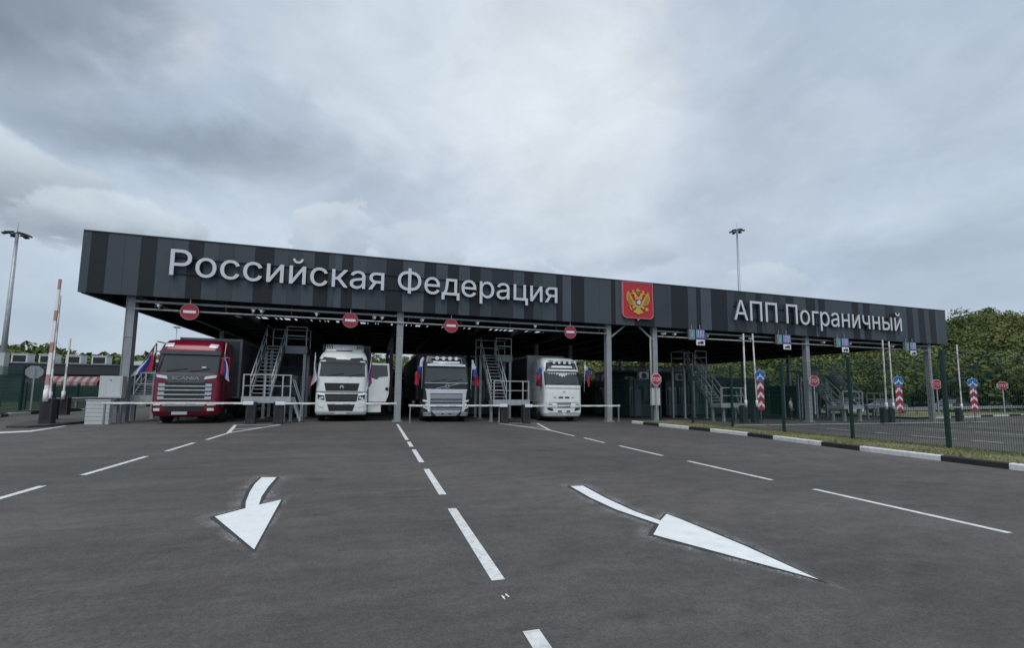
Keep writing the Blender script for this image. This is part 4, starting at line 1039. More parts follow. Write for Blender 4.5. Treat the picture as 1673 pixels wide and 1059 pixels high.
def truck_white(x, y, name_label, lace=True, curtain='tarp_dark'):
    t = empty('articulated_truck', (x, y, gz(x)), name_label, 'truck')
    c = volvo_like(t, (M['p_white'], M['p_white']), 3.7)
    c.P('upper_surround', [sq(.96, 2.85, 3.50, 1.10)], M['trim'], t, .008, .02)
    c.P('screen_pillar', [((-1.17, 2.85), (-1.06, 2.85), (-1.10, 2.06), (-1.20, 2.06)), ((1.06, 2.85), (1.17, 2.85), (1.20, 2.06), (1.10, 2.06))], M['trim'], t, .008, .02, 4, 5)
    light_frame(t, 3.08, 3.46, .86, .34); c.P('light_panel', [sq(.68, 3.08, 3.2, .7)], M['white'], t, .08, .05, 8, 2)
    c.P('sun_visor', [sq(.98, 2.88, 2.98, 1.0)], M['white'], t, .14, .15, 16, 3)
    if lace:
        m = MB(); n = 24
        for k in range(n):
            x0, x1 = -.98 + 1.96 * k / n, -.98 + 1.96 * (k + 1) / n; dep = .06 + .05 * (k % 2) + .16 * math.exp(-((k - 11.5) / 3.5) ** 2)
            c.panel(m, (x0, 2.82), (x1, 2.82), (x1 - .01, 2.82 - dep), (x0 + .01, 2.82 - dep), off=.013, th=.01, nx=1, nz=1)
        m.build('lace_fringe', M['white'], t)
    c.P('nose_band', [sq(1.16, 1.92, 2.07, 1.16)], M['p_white'], t, .05, .06)
    m = MB(); m.bar((-.09, c.fy(0, 1.7) - .02, 1.68), (.09, c.fy(0, 1.7) - .02, 1.74), .015, .02, 0, (0, 1, 0)); m.disc((0, c.fy(0, 1.7) - .025, 1.71), .045, .02, 14); m.build('badge', M['chrome'], t)
    for q in (((-.36, 1.42), (-.06, 1.42), (-.06, 1.33), (-.36, 1.33)), ((.06, 1.42), (.36, 1.42), (.36, 1.33), (.06, 1.33)), ((-.68, 1.40), (-.52, 1.40), (-.52, 1.36), (-.68, 1.36)), ((.52, 1.40), (.68, 1.40), (.68, 1.36), (.52, 1.36))): c.P('nose_slot', [q], M['trim'], t, .012, .02, 3, 2)
    c.P('panel_gap', [sq(1.14, 1.085, 1.10, 1.14)], M['trim'], t, .01, .02)
    c.P('grille', [sq(.46, .90, 1.075, .46)], M['grille_grey'], t, .012, .02); c.P('grille_gap', [sq(.42, .82, .88, .42)], M['trim'], t, .014, .02)
    for s_ in (-1, 1):
        m = MB()
        c.panel(m, *side(s_, .72, 1.14, .84, 1.04, .03, .03), off=.016, th=.03)
        m.build('headlight', M['lens'], t)
    for s_ in (-1, 1):
        m = MB()
        c.panel(m, *side(s_, .70, 1.05, .62, .76, .05, .06), off=.014, th=.03); m.build('bumper_slot', M['trim'], t); m = MB(); c.panel(m, *side(s_, .16, .40, .56, .64), off=.014, th=.03)
        m.build('bumper_slot', M['trim'], t)
    m = MB(); m.disc((0, -.035, .42), .06, .03, 16); m.build('tow_cover', M['p_white'], t)
    for s_ in (-1, 1):
        m = MB(); c.panel(m, *side(s_, .78, .98, .87, .99, .02, .02), off=.022, th=.02); m.build('headlight_core', M['trim'], t)
    c.P('bumper_gap', [sq(1.16, .795, .81, 1.16), sq(1.0, .50, .515, 1.0)], M['trim'], t, .01, .02)
    mirrors(t, 1.38, 2.0, 2.75, .46, M['trim']); wipers(c, t, 2.04); side_windows(c, t, 2.05, 2.85); wheels(t); underside(t)
    trailer(t, M[curtain], M['tarp_pale'], 3.0, 13.4, 3.95, 1.28, M['tarp_pale'])
    return t
t = truck_red(-8.22, 23.5); t.scale = (1.06, 1.0, 1.01)
t = truck_door(-1.66, 24.6); t.scale = (1.02, 1.0, 1.06)
t = truck_black(3.72, 24.1); t.scale = (1.04, 1.0, 1.05)
t = truck_white(10.78, 24.4, 'white lorry with lace fringe in its windscreen and pale trailer front'); t.scale = (.97, 1.0, 1.05)
bk = truck_white(1.75, 44.5, 'distant white lorry glimpsed behind the slim column between the lanes', False, 'tarp_pale')

# ------------------------------------------------------------------ flags
def flag(base, tip, label, order=(0, 1, 2), out=.3, length=.95, hang=.0, width=.42):
    f = empty('flag', base, label, 'flag', 'white-blue-red flags on the lorry cabs')
    b, tp = Vector((0, 0, 0)), Vector(tip) - Vector(base)
    m = MB(); m.tube([b, tp], .014, 8, 0, .010); m.build('flagpole', M['white'], f)
    ph = rnd.uniform(0, 6)
    def fn(u, v):
        # v across the stripes, u along the hanging fly
        a = tp.lerp(b, .04 + v * .30)
        p = a + Vector((out * u * (.4 + .6 * v) + .03 * math.sin(7 * u + ph + 4 * v), .05 * math.sin(11 * v + 3 * u + ph) * (.3 + u), -u * length * (1 - .28 * v * hang)))
        p.x += (v - .5) * width * u * (1 if out >= 0 else -1) * .8
        return p
    m = MB()
    for k in range(3): m.grid(lambda u, v: fn(v, (k + u) / 3), 4, 14, order[k])
    m.build('flag_cloth', [M['f_white'], M['f_blue'], M['f_red']], f)
    return f
def flag_stacked(base, tip, label, out, length=1.5):
    """furled flag hanging along its staff: colours follow each other downwards"""
    f = empty('flag', base, label, 'flag', 'white-blue-red flags on the lorry cabs')
    tp = Vector(tip) - Vector(base); m = MB(); m.tube([(0, 0, 0), tp], .014, 8, 0, .010); m.build('flagpole', M['white'], f); ph = rnd.uniform(0, 6)
    def fn(u, v):
        w = .06 + .26 * math.sin(math.pi * min(1, v * .62 + .1)) ** 1.3
        return tp + Vector((out * (u - .15) * w * 1.3 + .05 * v * out + .035 * math.sin(8 * v + ph + 2 * u) + .02 * math.sin(19 * v + 5 * u), -.03 + .09 * math.sin(9 * u + 3 * v + ph) * (.2 + v), -v * length - .06 * u * math.sin(5 * v + ph)))
    m = MB()
    for k, (a, b) in enumerate(((0, .36), (.3, .62), (.56, 1))):
        m.grid(lambda u, v: fn(.33 * k * .7 + u * (.55 if k == 0 else .6 if k == 1 else 1 - .33 * k * .7), a + (b - a) * v), 6, 10, k)
    m.build('flag_cloth', [M['f_white'], M['f_blue'], M['f_red']], f)
    return f
def fl(tx, ty, x, z0, z1, dx, y, lab, **k):
    b = (tx + x, ty + y, gz(tx) + z0); return b, (b[0] + dx, b[1] - .05, gz(tx) + z1)
b, tp = fl(-8.22, 23.5, -1.38, 2.3, 3.72, .10, .15, ''); flag(b, tp, 'white-blue-red flag with broad white fold on the left side of the red lorry', (2, 1, 0), -.62, 1.25, .3, .5)
b, tp = fl(-8.22, 23.5, 1.42, 2.3, 3.72, .06, .15, ''); flag(b, tp, 'white-blue-red flag on the right side of the red lorry', (2, 1, 0), .06, 1.35, .1, .5)
b, tp = fl(-1.62, 24.6, -1.42, 1.9, 3.55, .04, .05, ''); flag(b, tp, 'furled flag on the left side of the white lorry with open door', (0, 0, 2), -.05, 1.35, .1, .34)
b, tp = fl(-1.62, 24.6, 1.28, 1.9, 3.55, .10, .0, ''); flag(b, tp, 'furled flag between the cab and the open white door', (2, 1, 0), -.1, 1.45, .1, .30)
b, tp = fl(3.72, 24.1, -1.34, 1.8, 3.5, .0, .0, ''); flag_stacked(b, tp, 'furled flag on the left side of the black lorry', -1, 1.5)
b, tp = fl(3.72, 24.1, 1.32, 1.8, 3.4, .06, .0, ''); flag_stacked(b, tp, 'furled flag on the right side of the black lorry', 1, 1.45)
b, tp = fl(10.72, 24.35, -1.36, 1.8, 3.6, .0, .0, ''); flag_stacked(b, tp, 'white-blue-red flag on the left side of the white lorry with lace fringe', -1, 1.45)
b, tp = fl(10.72, 24.35, 1.36, 1.8, 3.6, .03, .0, ''); flag_stacked(b, tp, 'white-blue-red flag on the right side of the white lorry with lace fringe', 1, 1.45)

# ------------------------------------------------------------------ booths under the canopy
def booth(x, y, w, d, h, label, ac=True, bays=3):
    b = empty('control_booth', (x, y, gz(x)), label, 'booth', 'dark glazed control booths under the canopy')
    m = MB(); m.box(0, w, 0, d, .1, .95); m.box(0, w, 0, d, h - .35, h); m.box(.08, w - .08, .08, d - .08, .951, h - .351)
    m.build('wall', M['booth'], b)
    m = MB()
    for k in range(bays):
        a, c = w * k / bays + .08, w * (k + 1) / bays - .08; m.box(a, c, .03, .07, 1.0, h - .4)
    nb = max(2, int(d / 1.6))
    for k in range(nb):
        a, c = d * k / nb + .08, d * (k + 1) / nb - .08; m.box(.03, .07, a, c, 1.0, h - .4); m.box(w - .07, w - .03, a, c, 1.0, h - .4)
    m.build('window', M['window'], b)
    m = MB()
    for k in range(bays + 1): xx = min(max(w * k / bays, .04), w - .04); m.box(xx - .04, xx + .04, -.01, .029, .96, h - .36)
    for k in range(nb + 1):
        yy = min(max(d * k / nb, .04), d - .04)
        m.box(-.01, .029, yy - .04, yy + .04, .96, h - .36); m.box(w - .029, w + .01, yy - .04, yy + .04, .96, h - .36)
    for yy in (-.012, d + .012 - .04): m.box(-.012, w + .012, yy, yy + .04, .93, .97)
    for xx in (-.013, w + .013 - .04): m.box(xx, xx + .04, -.013, d + .013, .925, .975)
    m.build('frame', M['booth_trim'], b)
    m = MB(); m.box(-.15, w + .15, -.2, d + .15, h, h + .14); m.build('roof', M['booth'], b)
    m = MB(); m.box(w * .1, w * .1 + .8, -.03, -.001, .12, 2.15); m.build('door', M['booth_trim'], b)
    if ac:
        m = MB(); m.box(w * .55, w * .55 + .85, .3, .65, h + .18, h + .75); m.disc((w * .55 + .4, .28, h + .46), .22, .02, 20, 1); m.build('air_conditioner', [M['unit_white'], M['trim']], b, bevel=.015)
    return b
for i, (x, y, w, d, h, lab, ac) in enumerate([
    (-6.05, 30.5, 2.2, 4.5, 2.9, 'dark booth behind the stair between the red and white lorries', False), (-6.0, 38, 2.2, 6, 3.2, 'farther dark booth behind the stair of the red and white lorries', False),
    (6.4, 31, 2.1, 4.5, 2.9, 'dark booth behind the stair right of the black lorry', False), (6.6, 40, 2.0, 6, 3.2, 'farther dark booth behind the stair right of the black lorry', False),
    (-12.2, 34, 2.2, 5, 2.9, 'dark booth left of the red lorry trailer', False),
    (18.4, 29.5, 2.0, 3.6, 2.75, 'green-tinted booth just right of the STOP column by the emblem', True), (18.4, 35.5, 2.0, 3.6, 2.75, 'second green-tinted booth in the row behind the emblem column', True), (18.4, 41.5, 2.0, 3.6, 2.75, 'third and farthest green-tinted booth in the row behind the emblem column', True),
    (22.6, 30.8, 2.2, 4.4, 2.8, 'dark glazed booth behind the nearer right-hand stair', True), (22.6, 38.5, 2.2, 4.4, 2.8, 'dark glazed booth far behind the nearer right-hand stair', True),
    (26.8, 33.5, 4.4, 3.4, 3.0, 'wide dark glazed booth left of the person in the white shirt', False), (32.2, 34.0, 4.6, 3.4, 3.1, 'wide dark glazed booth behind the person in the white shirt', False), (38.0, 31.5, 2.2, 4.2, 2.8, 'dark glazed booth right of the middle STOP column', False)]):
    booth(x, y, w, d, h, lab, ac)
hall = empty('inspection_hall', (27.6, 47.5, gz(28)), 'long low dark hall at the rear of the canopy', 'building')
m = MB(); m.box(-.5, 13, 0, 4, 0, 4.5); m.build('wall', M['wall_dark'], hall)
for k in range(5):
    m = MB(); m.box(.2 + 2.5 * k, .2 + 2.5 * k + 1.9, -.03, -.001, 1.0, 3.2); m.build('window', M['window'], hall)
m = MB(); m.box(-.8, 13.3, -.4, 4.3, 4.5, 4.72); m.build('roof', M['booth_trim'], hall)
for (hx, hw_, hh, lb) in ((-13.5, 11.8, 5.45, 'added dark backdrop for the shade between the red lorry and the white lorry'), (4.6, 12.2, 5.5, 'added dark backdrop for the shade between the black lorry and the right white lorry')):  # dark blocks added to blacken the view under the rear of the roof
    h2_ = empty('added_backdrop', (hx, 48.2, gz(hx)), lb, 'building')
    m = MB(); m.box(0, hw_, 0, 2.2, 0, hh); m.build('wall', M['wall_dark'], h2_)
    m = MB(); m.box(-.1, hw_ + .1, -.15, 2.3, hh, hh + .12); m.build('roof', M['trim'], h2_)
    m = MB(); x_ = .8
    while x_ < hw_ - 2.5: m.box(x_, x_ + 2.2, -.04, -.001, 0, 3.4); x_ += 3.6
    m.build('shutter', M['booth'], h2_)
ex = empty('added_backdrop', (40.9, 47.9, gz(41)), 'added lower dark backdrop right of the long low dark hall', 'building')  # added dark block, dims the bright green behind the right half
m = MB(); m.box(0, 10.5, 0, 3, 0, 4.15); m.build('wall', M['booth'], ex); m = MB(); m.box(-.1, 10.7, -.3, 3.2, 4.15, 4.32); m.build('roof', M['trim'], ex)
for k in range(4):
    m = MB(); m.box(.5 + 2.5 * k, 2.4 + 2.5 * k, -.03, -.001, 1.0, 3.0); m.build('window', M['window'], ex)
for i in range(7):
    q = empty('roof_ventilator', (28.2 + i * 1.8, 48.6, gz(28) + 4.72), 'pale ventilator on the roof of the low dark hall', 'ventilator', 'ventilators on the low dark hall')
    m = MB(); m.box(-.5, .5, -.5, .5, 0, .55); m.build('ventilator_body', M['unit_white'], q, bevel=.02); m = MB(); m.box(-.58, .58, -.58, .58, .56, .64); m.build('hood', M['booth_trim'], q)

# payment terminal and white panel by the right booths
tm = empty('card_terminal', (33.4, 27.2, gz(33)), 'slim terminal with white screen left of the middle STOP column', 'terminal')
m = MB(); m.box(-.2, .2, 0, .25, 0, 2.1); m.build('terminal_case', M['booth'], tm, bevel=.02); m = MB(); m.box(-.13, .13, -.02, -.001, 1.45, 1.9); m.build('screen', M['white'], tm); m = MB(); m.box(-.16, .16, -.06, -.001, .95, 1.0); m.build('shelf', M['unit_white'], tm)
bd = empty('notice_board', (20.0, 28.6, gz(20)), 'white notice panel on a post before the green-tinted booths', 'notice board')
m = MB(); m.box(-.22, .22, 0, .05, 1.35, 2.5); m.build('panel', M['white'], bd); m = MB(); m.bar((0, .08, 0), (0, .08, 2.4), .07); m.build('post', M['galv_dull'], bd)

# ------------------------------------------------------------------ person
def person(x, y, rz):
    p = empty('person', (x, y, gz(x)), 'person in a white shirt and dark trousers standing near the middle STOP column', 'person', None, rz)
    def skin(name, V, E, Rr, mt, sub=2):
        me = bpy.data.meshes.new(name); me.from_pydata(V, E, []); me.materials.append(mt)
        o = bpy.data.objects.new(name, me); COL.objects.link(o); o.parent = p
        s = o.modifiers.new('skin', 'SKIN'); s.use_smooth_shade = True
        for i, r in enumerate(Rr): me.skin_vertices[0].data[i].radius = (r, r) if not isinstance(r, tuple) else r
        me.skin_vertices[0].data[0].use_root = True
        sb = o.modifiers.new('sub', 'SUBSURF'); sb.levels = sub; sb.render_levels = sub
        return o
    V = [(0, 0, .95), (0, 0, 1.15), (0, .01, 1.36), (0, .01, 1.50), (0, -.01, 1.57), (0, -.02, 1.65), (0, -.01, 1.74)]
    Rr = [(.15, .10), (.15, .10), (.17, .11), .055, .055, .085, .07]; E = [(i, i + 1) for i in range(6)]
    for s in (-1, 1):
        k = len(V); V += [(s * .19, .01, 1.42), (s * .25, .03, 1.15), (s * .27, -.06, .90), (s * .27, -.09, .80)]; Rr += [.055, .045, .036, .03]
        E += [(2, k), (k, k + 1), (k + 1, k + 2), (k + 2, k + 3)]
        for j in range(4):
            q = len(V); V += [(s * (.255 + .012 * (j % 2)), -.115 + .018 * j, .75), (s * .25, -.12 + .018 * j, .71 - .008 * (j in (1, 2)))]; Rr += [.009, .007]; E += [(k + 3, q), (q, q + 1)]
        q = len(V); V += [(s * .24, -.12, .79), (s * .235, -.14, .76)]; Rr += [.01, .008]; E += [(k + 3, q), (q, q + 1)]
        k = len(V); V += [(s * .09, 0, .90), (s * .10, -.01, .50), (s * .10, .02, .10), (s * .11, -.10, .04)]; Rr += [.085, .06, .042, .04]
        E += [(0, k), (k, k + 1), (k + 1, k + 2), (k + 2, k + 3)]
    skin('body', V, E, Rr, M['skin'])
    V = [(0, 0, .92), (0, 0, 1.15), (0, .01, 1.36), (0, .01, 1.46)]; Rr = [(.175, .125), (.17, .12), (.19, .13), .075]; E = [(0, 1), (1, 2), (2, 3)]
    for s in (-1, 1):
        k = len(V); V += [(s * .20, .01, 1.42), (s * .25, .03, 1.17)]; Rr += [.07, .068]; E += [(2, k), (k, k + 1)]
    skin('shirt', V, E, Rr, M['shirt'])
    V = [(0, 0, .98), (0, 0, .9)]; Rr = [(.165, .115), (.16, .115)]; E = [(0, 1)]
    for s in (-1, 1):
        k = len(V); V += [(s * .09, 0, .80), (s * .10, -.01, .50), (s * .10, .02, .09)]; Rr += [.10, .08, .065]; E += [(1, k), (k, k + 1), (k + 1, k + 2)]
    skin('trousers', V, E, Rr, M['trousers'])
    V = [(0, .01, 1.66), (0, .02, 1.74), (0, -.01, 1.79)]; skin('hair', V, [(0, 1), (1, 2)], [(.08, .075), .085, .045], M['hair'])
    m = MB()
    for s in (-1, 1): m.box(s * .11 - .05, s * .11 + .05, -.2, .08, 0, .07)
    m.build('shoes', M['black'], p, bevel=.02)
person(31.75, 27.4, .5)

# ------------------------------------------------------------------ cars
def car(x, y, rz, paint, label, s=1):
    c = empty('parked_car', (x, y, gz(x) + (.14 if y > 27.4 and x > 46 else 0)), label, 'car', 'cars parked beyond the canopy', rz)
    pr = [(-2.2, .32), (-2.25, .6), (-2.1, .85), (-1.2, .98), (1.5, 1.02), (2.15, .95), (2.25, .6), (2.2, .3)]
    m = MB(); n = len(pr)
    def ring(w): return [(a, w, b) for a, b in pr]
    m.loft([[(a, -.78, b) for a, b in pr], [(a, -.88, b) for a, b in pr], [(a, .88, b) for a, b in pr], [(a, .78, b) for a, b in pr]], 0, False); m.build('body', paint, c, bevel=.06)
    gh = [(-1.25, .97), (-.55, 1.42), (.95, 1.46), (1.75, 1.02)]
    m = MB(); m.loft([[(a, -.80, b) if b < 1.2 else (a, -.62, b) for a, b in gh], [(a, .80, b) if b < 1.2 else (a, .62, b) for a, b in gh]], 0, False); m.build('cabin', M['glass'], c)
    m = MB(); m.box(-.6, 1.0, -.63, .63, 1.42, 1.48); m.build('roof', paint, c, bevel=.02)
    for a in (-1.38, 1.35):
        for sd in (-1, 1):
            m = MB()
            prof = [(0, .18), (0, .30), (.03, .33), (.19, .33), (.22, .30), (.22, .18)]
            m.loft([[(a + r_ * math.cos(t * .3927), sd * .80 + (w_ - .11), .33 + r_ * math.sin(t * .3927)) for t in range(16)] for w_, r_ in prof], 0, True); m.build('wheel', M['rubber'], c)
    for sd in (-1, 1):
        m = MB(); m.box(-2.26, -2.15, sd * .68 - .14, sd * .68 + .14, .62, .76); m.build('headlight', M['lens'], c, bevel=.02)
    return c
car(62.5, 33.5, .15, M['p_grey'], 'dark grey car beyond the guardrail at the right edge')
car(46.5, 34, .2, M['p_white'], 'white car seen under the right end of the canopy')
car(52.2, 33.6, .1, mat('car_silver', (.3, .31, .33), .3, .4, var=.05), 'pale silver car beside the farther raised booms')

# ------------------------------------------------------------------ left building, tents, masts
bl = empty('low_building', (-52, 60, .24), 'long low dark building with flat roof behind the left fence', 'building')
m = MB(); m.box(0, 33, 0, 9, 0, 2.95, 0); m.box(-.2, 33.2, -.25, 9.2, 2.951, 4.0, 0); m.build('wall', M['wall_dark'], bl)
for k in range(11):
    m = MB(); m.box(1 + 2.9 * k, 1 + 2.9 * k + 1.7, -.03, -.001, .9, 2.3); m.build('window', M['window'], bl)
m = MB(); m.box(-.3, 33.3, -.35, 9.3, 4.0, 4.12); m.build('roof_edge', M['booth_trim'], bl)
aw = empty('striped_awning', (-33.2, 59.6, 2.95), 'faded red and white striped awning on the low dark building', 'awning')
m = MB()
for k in range(13):
    a, b = .346 * k, .346 * (k + 1); m.add([(a, 0, 0), (b, 0, 0), (b, -.7, -.55), (a, -.7, -.55), (b, -.72, -1.05), (a, -.72, -1.05)], [(0, 1, 2, 3), (3, 2, 4, 5)], k % 2)
m.build('awning_cloth', [M['awn_red'], M['awn_white']], aw); m = MB(); m.bar((0, -.69, -.6), (4.5, -.69, -.6), .04); m.bar((.05, 0, -.7), (.05, -.69, -.62), .04); m.bar((4.45, 0, -.7), (4.45, -.69, -.62), .04); m.build('awning_frame', M['galv_dull'], aw)
for i in range(7):
    q = empty('rooftop_unit', (-44.8 + i * 2.35, 61.5, 4.36), 'pale air conditioning unit on the roof of the low dark building', 'air conditioner', 'air conditioning units on the low dark building')
    m = MB(); m.box(0, 1.4, 0, 1.1, .05, 1.0); m.build('casing', M['unit_white'], q, bevel=.03)
    m = MB(); m.box(.15, 1.25, -.02, -.001, .15, .85); m.build('louvre', M['trim'], q)
    m = MB(); m.box(-.05, 1.45, -.05, 1.15, 1.0, 1.07); m.build('lid', M['unit_white'], q)
tn = empty('storage_tent', (-36, 74, .24), 'white arched storage tent roof behind the low dark building', 'tent')
m = MB(); m.grid(lambda u, v: (14 * u, 10 * v, 3.6 + 2.0 * math.sin(math.pi * u) ** .8), 20, 4); m.add([(0, 0, 0), (14, 0, 0), (14, 0, 3.6), (0, 0, 3.6)], [(0, 1, 2, 3)]); m.add([(14 * i / 20, -.0, 3.6 + 2.0 * math.sin(math.pi * i / 20) ** .8) for i in range(21)], [tuple(range(21))]); m.build('tent_skin', M['tent'], tn)
def mast(x, y, h, label, s=1):
    t = empty('light_mast', (x, y, gz(x)), label, 'light mast', 'tall floodlight masts')
    m = MB(); m.tube([(0, 0, 0), (0, 0, h)], .19 * s, 12, 0, .09 * s); m.tube([(0, 0, 0), (0, 0, .05)], .32 * s, 12); m.build('pole', M['galv'], t)
    m = MB(); m.box(-.22 * s, .22 * s, -.22 * s, .22 * s, 2.4, 3.9); m.build('control_box', M['cabinet'], t) if s == 1 and x < 0 else None
    m = MB()
    for k in range(12): a, b = k * math.pi / 6, (k + 1) * math.pi / 6; m.tube([(.42 * s * math.cos(a), .42 * s * math.sin(a), h - .1), (.42 * s * math.cos(b), .42 * s * math.sin(b), h - .1)], .04 * s, 6)
    for k in range(6): a = k * math.pi / 3; m.tube([(0, 0, h), (.42 * s * math.cos(a), .42 * s * math.sin(a), h - .1)], .03 * s, 6)
    m.tube([(0, 0, h), (0, 0, h + .8 * s)], .015, 6); m.build('lamp_ring', M['galv_dull'], t)
    for k in range(6):
        a = k * math.pi / 3 + .3; m = MB(); d = Vector((math.cos(a), math.sin(a), 0)); m.bar(d * .36 * s + Vector((0, 0, h - .02)), d * .74 * s + Vector((0, 0, h - .16)), .30 * s, .10 * s); m.build('floodlight', M['beam'], t)
    return t
mast(-25.0, 40, 12.6, 'tall grey floodlight mast at the left edge'); mast(45.5, 46, 24.0, 'tall grey floodlight mast rising behind the canopy', 1.25); mast(-41.5, 112, 15.0, 'small distant floodlight mast seen above the red lorry trailer', 1.0)

# ------------------------------------------------------------------ hills and trees
def crest(az):   # tangent of skyline elevation, distance of the crest
    P = [(-60, .066, 330), (-32, .066, 330), (-30, .060, 320), (-28, .052, 300), (-24, .056, 280), (-20, .062, 250), (-8, .075, 200), (10, .085, 170), (30, .082, 165), (47, .085, 170), (56, .105, 170), (62, .118, 165), (67, .122, 165), (80, .12, 170), (120, .11, 180)]
    for a, b in zip(P, P[1:]):
        if a[0] <= az <= b[0]:
            t = (az - a[0]) / (b[0] - a[0]); return a[1] + (b[1] - a[1]) * t, a[2] + (b[2] - a[2]) * t
    return P[-1][1:]
TREE = 6.0
def hz_(az, r):
    e, R_ = crest(az); top = e * R_ + 1.5 - TREE; f = R_ * (.42 if az > 20 else .55)
    t = min(1, max(0, (r - f) / (R_ - f))); t = t * t * (3 - 2 * t) if r <= R_ else 1
    w = .8 * math.sin(az * .9 + r * .05) + .6 * math.sin(az * .37 - r * .11)
    return -.15 + (top + .15) * t + w * t * (1 if r < R_ * .95 else .3) - max(0, r - R_ * 1.02) * .05
m = MB(); na, nr = 90, 26
vs = []
for i in range(na + 1):
    az = -60 + 180 * i / na; e, R_ = crest(az)
    for j in range(nr + 1):
        r = R_ * .40 + (R_ * 1.25 - R_ * .40) * j / nr; a = math.radians(az); z = hz_(az, r)
        vs.append((r * math.sin(a), r * math.cos(a), z if j < nr else z - 25))
m.add(vs, [(i * (nr + 1) + j, (i + 1) * (nr + 1) + j, (i + 1) * (nr + 1) + j + 1, i * (nr + 1) + j + 1) for i in range(na) for j in range(nr)], 0, True)
tag(m.build('hills', M['hill']), kind='structure')
def crown_cloud(C, n, leaf):
    """C rows: x,y,z,rx,rz -> quads scattered over lumpy crowns"""
    V, MI = [], []
    for (x, y, z, rx, rz_) in C:
        nl = 7; lo = nrs.normal(0, .42, (nl, 3)); lo[:, 2] = lo[:, 2] * .8 + .1; lr = nrs.uniform(.38, .62, nl)
        k = nrs.randint(0, nl, n); d = nrs.normal(0, 1, (n, 3)); d /= np.linalg.norm(d, axis=1)[:, None]
        P = lo[k] + d * (lr[k] * nrs.uniform(.8, 1.08, n))[:, None]
        nrm = d + nrs.normal(0, .45, (n, 3)); nrm /= np.linalg.norm(nrm, axis=1)[:, None]
        up = nrs.normal(0, 1, (n, 3)); a = np.cross(nrm, up); a /= np.linalg.norm(a, axis=1)[:, None]; b = np.cross(nrm, a)
        s = leaf * nrs.uniform(.6, 1.3, n)[:, None]
        P = P * np.array([rx, rx, rz_]) + np.array([x, y, z])
        V.append(np.stack([P - a * s - b * s * .6, P + a * s - b * s * .6, P + a * s * .8 + b * s * .6, P - a * s * .8 + b * s * .6], 1).reshape(-1, 3))
        base = nrs.choice(4, p=[.34, .25, .24, .17]); lobe_m = np.where(nrs.rand(nl) < .8, base, nrs.randint(0, 4, nl)); MI.append(np.where(nrs.rand(n) < .9, lobe_m[k], nrs.randint(0, 4, n)))
    return np.concatenate(V), np.concatenate(MI)
LEAF = [M['leaf%d' % i] for i in range(4)]
def forest(name, azr, count, rad, n, leaf, rmin=.45):
    C = []
    for _ in range(count):
        az = rnd.uniform(*azr); e, R_ = crest(az); r = R_ * math.sqrt(rnd.uniform(rmin ** 2, 1.04)); a = math.radians(az); s = rnd.choice((.6, .75, .9, 1.0, 1.15, 1.3)) * rad * rnd.uniform(.9, 1.1)
        hgt = TREE * rnd.uniform(.55, .95) * (.85 + .25 * s / rad)
        C.append((r * math.sin(a), r * math.cos(a), hz_(az, r) + hgt - s * .9, s, s * rnd.uniform(.9, 1.25)))
    V, mi = crown_cloud(C, n, leaf); return tag(raw_mesh(name, V, 4, mi, LEAF), kind='stuff')
forest('hillside_forest', (42, 74), 500, 3.1, 1500, .19)
forest('rear_forest', (-18, 42), 360, 3.3, 420, .36)
forest('far_forest', (-46, -16), 620, 4.0, 150, .85, .62)
protos = []
for k in range(4):
    t = empty('roadside_tree', (0, 0, 0), 'x', 'tree', 'trees standing in front of the wooded hill')
    H = rnd.uniform(5.5, 7.5); m = MB(); lean = rnd.uniform(-.3, .3)
    m.tube([(0, 0, -.3), (lean * .3, 0, H * .3), (lean, .1, H * .75)], .16, 8, 0, .05)
    for j in range(5):
        a = j * 1.26 + k; m.tube([(lean * .5, 0, H * (.3 + .07 * j)), (lean + 1.2 * math.cos(a), 1.2 * math.sin(a), H * (.5 + .07 * j))], .06, 6, 0, .02)
    m.build('trunk', M['bark'], t)
    V, mi = crown_cloud([(lean, 0, H * .62, H * .36, H * .40), (lean + rnd.uniform(-1, 1), .3, H * .45, H * .28, H * .25)], 2600, .13)
    raw_mesh('crown', V, 4, mi, LEAF, t); protos.append(t)
lab = 'leafy green tree at the foot of the wooded hill behind the canopy'
tp_ = []
for k in range(30):
    az = 43 + 25 * (k + rnd.uniform(.1, .9)) / 30; r = rnd.uniform(72, 84); tp_.append((az, r, rnd.uniform(.6, .9)))
for k in range(16):
    az = -8 + 48 * (k + rnd.uniform(.1, .9)) / 16; r = rnd.uniform(62, 72); tp_.append((az, r, rnd.uniform(.75, 1.1)))
for i, (az, r, s) in enumerate(tp_):
    a = math.radians(az); x, y = r * math.sin(a), r * math.cos(a); p = protos[i % 4]
    if i < 4: p.location = (x, y, gz(x)); p['label'] = lab; p.scale = (s, s, s)
    else: dup(p, (x, y, gz(x)), lab, rnd.uniform(0, 6), (s, s, s))
lt = dup(protos[1], (-38, 78, 3.2), 'small lone tree rising above the roof of the low dark building', 1.0, (.35, .35, .55)); del lt['group']
for i, x in enumerate((-23.5, -25.5, -21.5)):
    q = dup(protos[i], (x, 70 + i * 3, .2), 'bushy green tree behind the low dark building right of its roof', i, (.85, .85, .8)); q['group'] = 'trees right of the low dark building'

